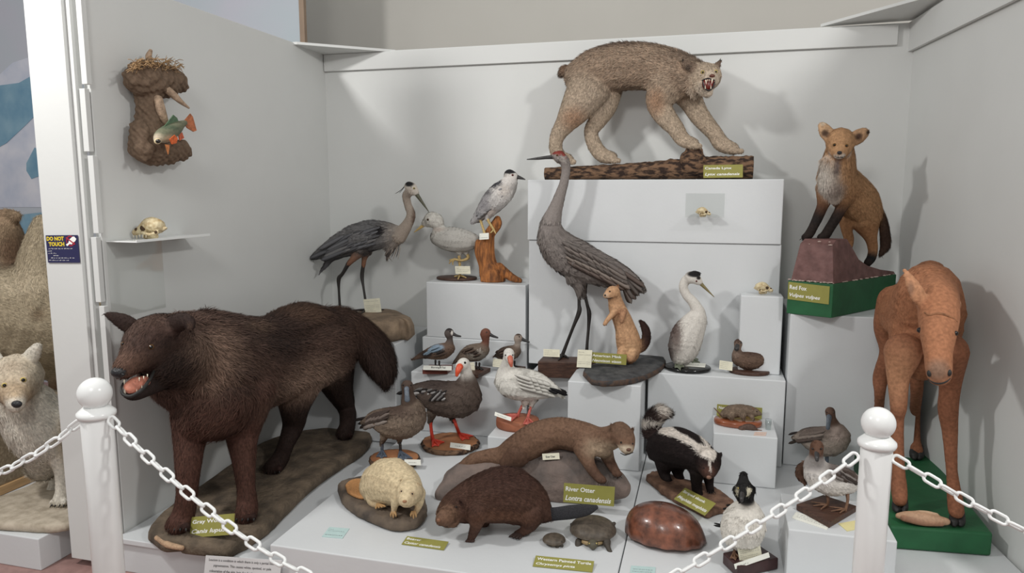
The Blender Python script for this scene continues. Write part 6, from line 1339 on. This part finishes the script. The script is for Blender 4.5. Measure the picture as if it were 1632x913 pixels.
def fin(name, pts, col, off=.13):
    P_ = np.array([PY(*fw(x, y, 1, off)[:3]) for x, y in pts]); k = len(P_); th = np.array([.0018, 0, 0]); V = np.vstack([P_+th, P_-th])
    return MB().add(V, [tuple(range(k)), tuple(range(2*k-1, k-1, -1))]+[(i, (i+1) % k, (i+1) % k+k, i+k) for i in range(k)]).build(name, mat('fin_'+name, S(*col), .4, 90, .25, .3), R_, smooth=False)
fin('tail_fin', [(292, 194), (303, 181), (307, 186), (313, 208), (308, 210), (298, 204)], (176, 104, 66)); fin('back_fin', [(262, 201), (276, 183), (282, 188), (285, 196)], (78, 104, 78))
fin('side_fin', [(270, 222), (278, 215), (283, 220), (281, 228), (274, 230)], (206, 96, 44), .17); fin('belly_fin', [(263, 230), (270, 231), (268, 246)], (206, 132, 78), .15); fin('anal_fin', [(284, 214), (290, 211), (293, 220), (286, 224)], (200, 96, 62))
ball('mouth_ring', *fw(251, 225, 1, .17)[:3], 5.5, M['bone'], R_, (1, .5, .9)); ball('glass_eye', *fw(252, 225, 1, .187)[:3], 3.8, M['darkeye'], R_, (1.1, .6, .85))

# ---------------- shed bone on the green slab
yz_ = YZ(1468, 836, zg)
R_ = None; B = Body(); BO = S(186, 142, 104)
B.tube([(1432, 824, yz_+.01, 5), (1448, 825, yz_+.005, 9), (1470, 828, yz_, 10.5), (1490, 831, yz_, 9), (1508, 833, yz_, 6)], BO); B.tube([(1440, 828, yz_-.01, 5), (1470, 834, yz_-.015, 6), (1500, 836, yz_-.01, 5)], S(160, 110, 76)); B.tube([(1440, 821, yz_+.01, 3.5), (1470, 820, yz_+.01, 5), (1492, 823, yz_+.01, 4)], S(206, 170, 132))
o = B.build('gnawed_wood', None, M['skin'], voxel=.004, smooth=2)
v = np.empty(len(o.data.vertices)*3); o.data.vertices.foreach_get('co', v); v = v.reshape(-1, 3); v[:, 2] += zg+.0015-v[:, 2].min(); o.data.vertices.foreach_set('co', v.ravel())
top(o, 'weathered tan piece of wood lying between the calf front hooves', 'wood')
# ================================================================== name cards, papers and signs
y = 3.60
green_card(PY(1121, 263, y), PY(1184, 262, y), PY(1121, 283.5, y), 'Canada Lynx', 'Lynx canadensis', 'olive green card reading Canada Lynx in front of the log', .68, .88)
pa, pb = PY(1257, 452, B_[1]), None
zc_ = A_+up3*.94; n_ = unit(np.cross(B_-A_, (0, 0, 1)))*.003
n_ = n_ if n_[1] < 0 else -n_
fa, fb = A_+(B_-A_)*.02+n_, A_+(B_-A_)*.93+n_
green_card(fa+up3*.97, fb+up3*.93, fa+up3*.44, 'Red Fox', 'Vulpes vulpes', 'olive green card reading Red Fox on the stand of the fox', .42, .75)
y = YZ(990, 583, zm)-.075
green_card(PY(942, 561, y), PY(999, 565, y), PY(941, 577.5, y), 'American Mink', 'Neovison vison', 'olive green card reading American Mink at the feet of the mink', .82, .82)
_, fr = card('note_card', PY(921, 557, y-.004), PY(944, 558, y-.004), PY(919, 585, y-.02), M['cream'], 'cream and mint note card left of the American Mink card', 'tag'); scribble(_, fr, [(.85, .06), (.7, .06), (.3, .05), (.2, .05)], seed=20)
y = YZ(940, 812, ZT)-.045
green_card(PY(899, 769.5, y+.005), PY(980, 776, y+.005), PY(897.5, 800, y), 'River Otter', 'Lontra canadensis', 'olive green card reading River Otter leaning on the rock', .58, .90)
green_card(PZ(1092, 777, ZP+.058), PZ(1141, 802, ZP+.058), PZ(1074, 795, ZP+.038), 'Striped skunk', 'Mephitis mephitis', 'olive green card reading Striped skunk leaning on the bark board', .72, .92)
green_card(PZ(649, 854, ZP+.008), PZ(715, 863, ZP+.008), PZ(640, 867, ZP+.003), 'Beaver', 'Castor canadensis', 'olive green card reading Beaver lying on the platform', .34, .86)
green_card(PZ(854, 885, ZP+.012), PZ(947, 894, ZP+.012), PZ(849, 902, ZP+.003), 'Western Painted Turtle', 'Chrysemys picta', 'olive green card reading Western Painted Turtle at the platform front', .92, .66)
y = YZ(340, 857, zb)+.0
green_card(PY(305, 824, y+.03), PY(374, 818, y+.02), PY(302, 857, y), 'Gray Wolf', 'Canis lupus', 'olive green card reading Gray Wolf between the wolf front paws', .66, .78)
_, fr = card('paper_note', PZ(525, 839.5, ZP+.002), PZ(557, 842, ZP+.002), PZ(513, 855, ZP+.002), M['mint'], 'mint green square note lying left of the Beaver card', 'note'); scribble(_, fr, [(.75, .07), (.6, .07), (.2, .1)], seed=21)
_, fr = card('paper_note', PZ(1006, 901, ZP+.002), PZ(1045, 903.5, ZP+.002), PZ(1002, 925, ZP+.002), M['mint'], 'mint green note at the platform front below the large shell', 'note'); scribble(_, fr, [(.75, .07), (.6, .07)], seed=22)
y = 2.105
W_ = M['white_sheet'] = mat('white_sheet', (.76, .77, .77), .6, 20, .01)
_, fr = card('paper_sheet', PY(328, 885, y), PY(449, 893, y), PY(318, 985, y-.01), W_, 'white printed sheet hanging at the platform front under the chain', 'sign')
for i, (t, x0, wd) in enumerate([('Leucism is a condition in which there is only a partial loss of', .05, .9), ('pigmentation. This causes white, spotted, or pale', .12, .76), ('colouration of the skin, hair, fur, feathers, or scales in an', .07, .86), ('animal, but it does not affect the eyes.', .2, .6)]):
    put_text('lettering', _, fr, t, x0, .91-.085*i, wd, .05, M['ink'], bold=.004)
# DO NOT TOUCH notice on the end panel
y = 2.166
navy = mat('navy_vinyl', S(38, 38, 78), .4, 20, .03); yel = mat('yellow_ink', S(226, 200, 50), .5, 20, .02); redm = mat('red_ink', S(170, 40, 56), .5, 20, .02)
R_, fr = card('warning_sign', PY(72.5, 375, y), PY(123.5, 374.5, y), PY(76.5, 418.5, y), navy, 'navy sign reading DO NOT TOUCH in yellow on the white end panel', 'sign')
put_text('lettering', R_, fr, 'DO NOT', .03, .80, .54, .155, yel, bold=.05); put_text('lettering', R_, fr, 'TOUCH', .08, .60, .49, .155, yel, bold=.05)
for i, (x0, wd) in enumerate([(.06, .8), (.03, .94), (.05, .88), (.2, .58), (.12, .76), (.05, .88)]): 
    scribble(R_, fr, [(.50-.085*i, .05)], M['letters'], 30+i, x0, x0+wd)
o, u, v, n = fr
def ring_on(fr, cx, cy, r0, r1, m, R_, asp):
    V = []; seg = 40
    for j in range(seg):
        t = 2*math.pi*j/seg
        for r in (r0, r1): V.append(o+n*.0007+u*(cx+r*math.cos(t)*asp)+v*(cy+r*math.sin(t)))
    return obj('prohibition_ring', V, [(2*j, 2*j+1, (2*j+3) % (2*seg), (2*j+2) % (2*seg)) for j in range(seg)], m, R_, False)
asp = np.linalg.norm(v)/np.linalg.norm(u); ring_on(fr, .77, .79, .155, .19, redm, R_, asp)
pp = [(.62, .66), (.70, .72), (.74, .84), (.84, .94), (.90, .95), (.96, .86), (.92, .78), (.86, .74), (.80, .66), (.74, .68), (.66, .60)]
obj('hand_symbol', [o+n*.0009+u*a+v*b for a, b in pp], [tuple(range(len(pp)))], M['letters'], R_, False)
q = [(.63, .90), (.66, .93), (.92, .68), (.89, .65)]; obj('prohibition_bar', [o+n*.0011+u*a+v*b for a, b in q], [(0, 1, 2, 3)], redm, R_, False)

# ================================================================== left bay animals
zc2 = .133+.035; y2 = YZ(108, 806, zc2)
R_ = root('mounted_coyote', 'pale cream coyote standing on a light textured base in the left bay', 'coyote', (*PZ(50, 825, .134)[:2], .134))
slab('base', [(-60, 800), (-20, 795), (40, 775), (90, 752), (150, 745), (160, 780), (128, 822), (90, 836), (40, 835), (-40, 828), (-80, 815)], zc2, .034, mat('pale_base', S(190, 178, 160), .9, 24, .15, .6, col2=S(160, 148, 130)), R_, rough=.004)
CO, CW, CT = S(196, 180, 154), S(208, 200, 184), S(176, 148, 112)
B = Body()
B.tube([(40, 650, y2, 46), (75, 690, y2+.05, 50), (115, 680, y2+.2, 50), (160, 670, y2+.4, 46), (200, 670, y2+.6, 40)], CW)
B.tube([(70, 740, y2+.05, 26), (60, 700, y2, 34)], CW, fl=1.2)
B.tube([(28, 600, y2-.02, 38), (24, 612, y2-.07, 34), (24, 630, y2-.13, 20, CT), (25, 645, y2-.17, 13, CW)], CO, fl=.4)
B.tube([(42, 580, y2, 14), (52, 565, y2, 13), (60, 553, y2, 8), (62, 550, y2, 4)], CW, k=.5, fl=.4); B.tube([(0, 585, y2, 14), (-12, 560, y2, 9), (-16, 550, y2, 4)], CW, k=.5, fl=.4)
B.tube([(98, 700, y2+.06, 30), (100, 745, y2+.03, 14), (101, 780, y2+.01, 12), (98, 796, y2, 13)], CW, fl=.4)
B.tube([(80, 715, y2+.16, 24), (86, 750, y2+.15, 12), (88, 770, y2+.14, 10), (84, 785, y2+.13, 11)], CW, fl=.4)
B.tube([(58, 720, y2+.04, 16), (62, 740, y2+.05, 8)], CW, fl=.4)
paw(B, 94, 798, y2, 13, CW); paw(B, 80, 786, y2+.13, 11, CW)
B.build('body', R_, M['fur'], voxel=.0075, smooth=4, paint=[(58, 575, y2-.04, 6, S(140, 110, 84), .5, (.7, 2, 1.6)), (20, 590, y2-.08, 16, S(178, 158, 132), .6), (24, 632, y2-.16, 9, S(186, 158, 120), .6), (115, 655, y2+.15, 20, S(150, 138, 120), .7), (108, 690, y2+.05, 12, S(176, 154, 120), .7, (1, 2, 3)), (36, 606, y2-.1, 8, S(196, 176, 148), .5)],
        fur=dict(n=42000, len=.030, wid=.0028, lift=.22, droop=.4, jit=.25, var=.2))
ball('nose', 26.5, 644, y2-.21, 8, M['nose'], R_, (1.05, .7, .75)); eye(37, 605.5, y2-.165, 4.6, R_, 'yelloweye'); eye(7, 614, y2-.165, 4.2, R_, 'yelloweye')
toe_claws(R_, [(92, 805, y2-.03, 12), (76, 792, y2+.10, 10)], dx=-2, dy=4)
# large tan animal behind
y3 = 2.95
R_ = root('mounted_animal', 'large woolly tan animal standing behind the coyote, mostly hidden by the end panel', 'animal', (-3.1, 3.0, .421))
TA, TB, TD = S(176, 158, 126), S(150, 124, 92), S(122, 92, 66)
B = Body()
B.tube([(-20, 470, y3, 70), (30, 500, y3, 80), (90, 510, y3+.1, 80), (150, 500, y3+.2, 70)], TA)
B.tube([(68, 355, y3+.1, 14), (66, 385, y3+.08, 24), (64, 430, y3+.05, 36), (66, 480, y3, 48)], TA)
B.tube([(25, 345, y3+.1, 9), (8, 350, y3+.1, 17, S(172, 140, 106)), (8, 380, y3+.08, 28, TB), (10, 420, y3+.05, 30, TD)], TB)
B.tube([(30, 560, y3, 52), (10, 580, y3, 46), (80, 560, y3+.1, 40)], TA)
B.tube([(92, 570, y3+.1, 18), (90, 610, y3+.1, 12), (92, 650, y3+.1, 10)], TD, fl=.3); B.tube([(0, 600, y3, 26), (0, 680, y3, 16), (0, 760, y3, 15), (2, 790, y3, 16)], TD, fl=.3)
B.tube([(160, 560, y3+.2, 22), (160, 700, y3+.2, 14)], TD, fl=.3)
B.build('body', R_, M['fur'], voxel=.012, smooth=4, zmin=.421, paint=[(30, 450, y3-.1, 24, S(190, 172, 140), .6, (1.6, 2, 1)), (60, 500, y3-.1, 12, S(140, 116, 84), .6), (15, 400, y3, 14, TD, .7, (1, 2, 2.5)), (40, 430, y3-.1, 8, S(120, 92, 64), .6)], fur=dict(n=50000, len=.030, wid=.0026, lift=.25, droop=.4, jit=.35, var=.16))
# textured pedestal with wooden strip
R_ = root('textured_pedestal', 'speckled tan pedestal with a wooden bottom strip behind the coyote', 'pedestal', (-3.3, 2.8, .134))
a, b = PZ(-60, 815, .134), PZ(90, 750, .134); dv = unit(b-a); nv = np.array([-dv[1], dv[0], 0]); b = a+dv*1.1
def lw(name, h0, h1, off, m):
    q = [a-nv*off, b-nv*off, b+nv*.4, a+nv*.4]; prism(name, [p_*np.array([1, 1, 0])+np.array([0, 0, h1]) for p_ in q], h1-h0, m, R_, bevel=.003)
lw('wood_strip', .135, .175, .012, mat('pine', S(196, 160, 116), .6, 10, .12, .05, stretch=(1, 1, 8))); lw('block', .175, .42, .0, mat('speckled_tan', S(164, 150, 128), .9, 70, .25, .4, col2=S(138, 124, 104)))
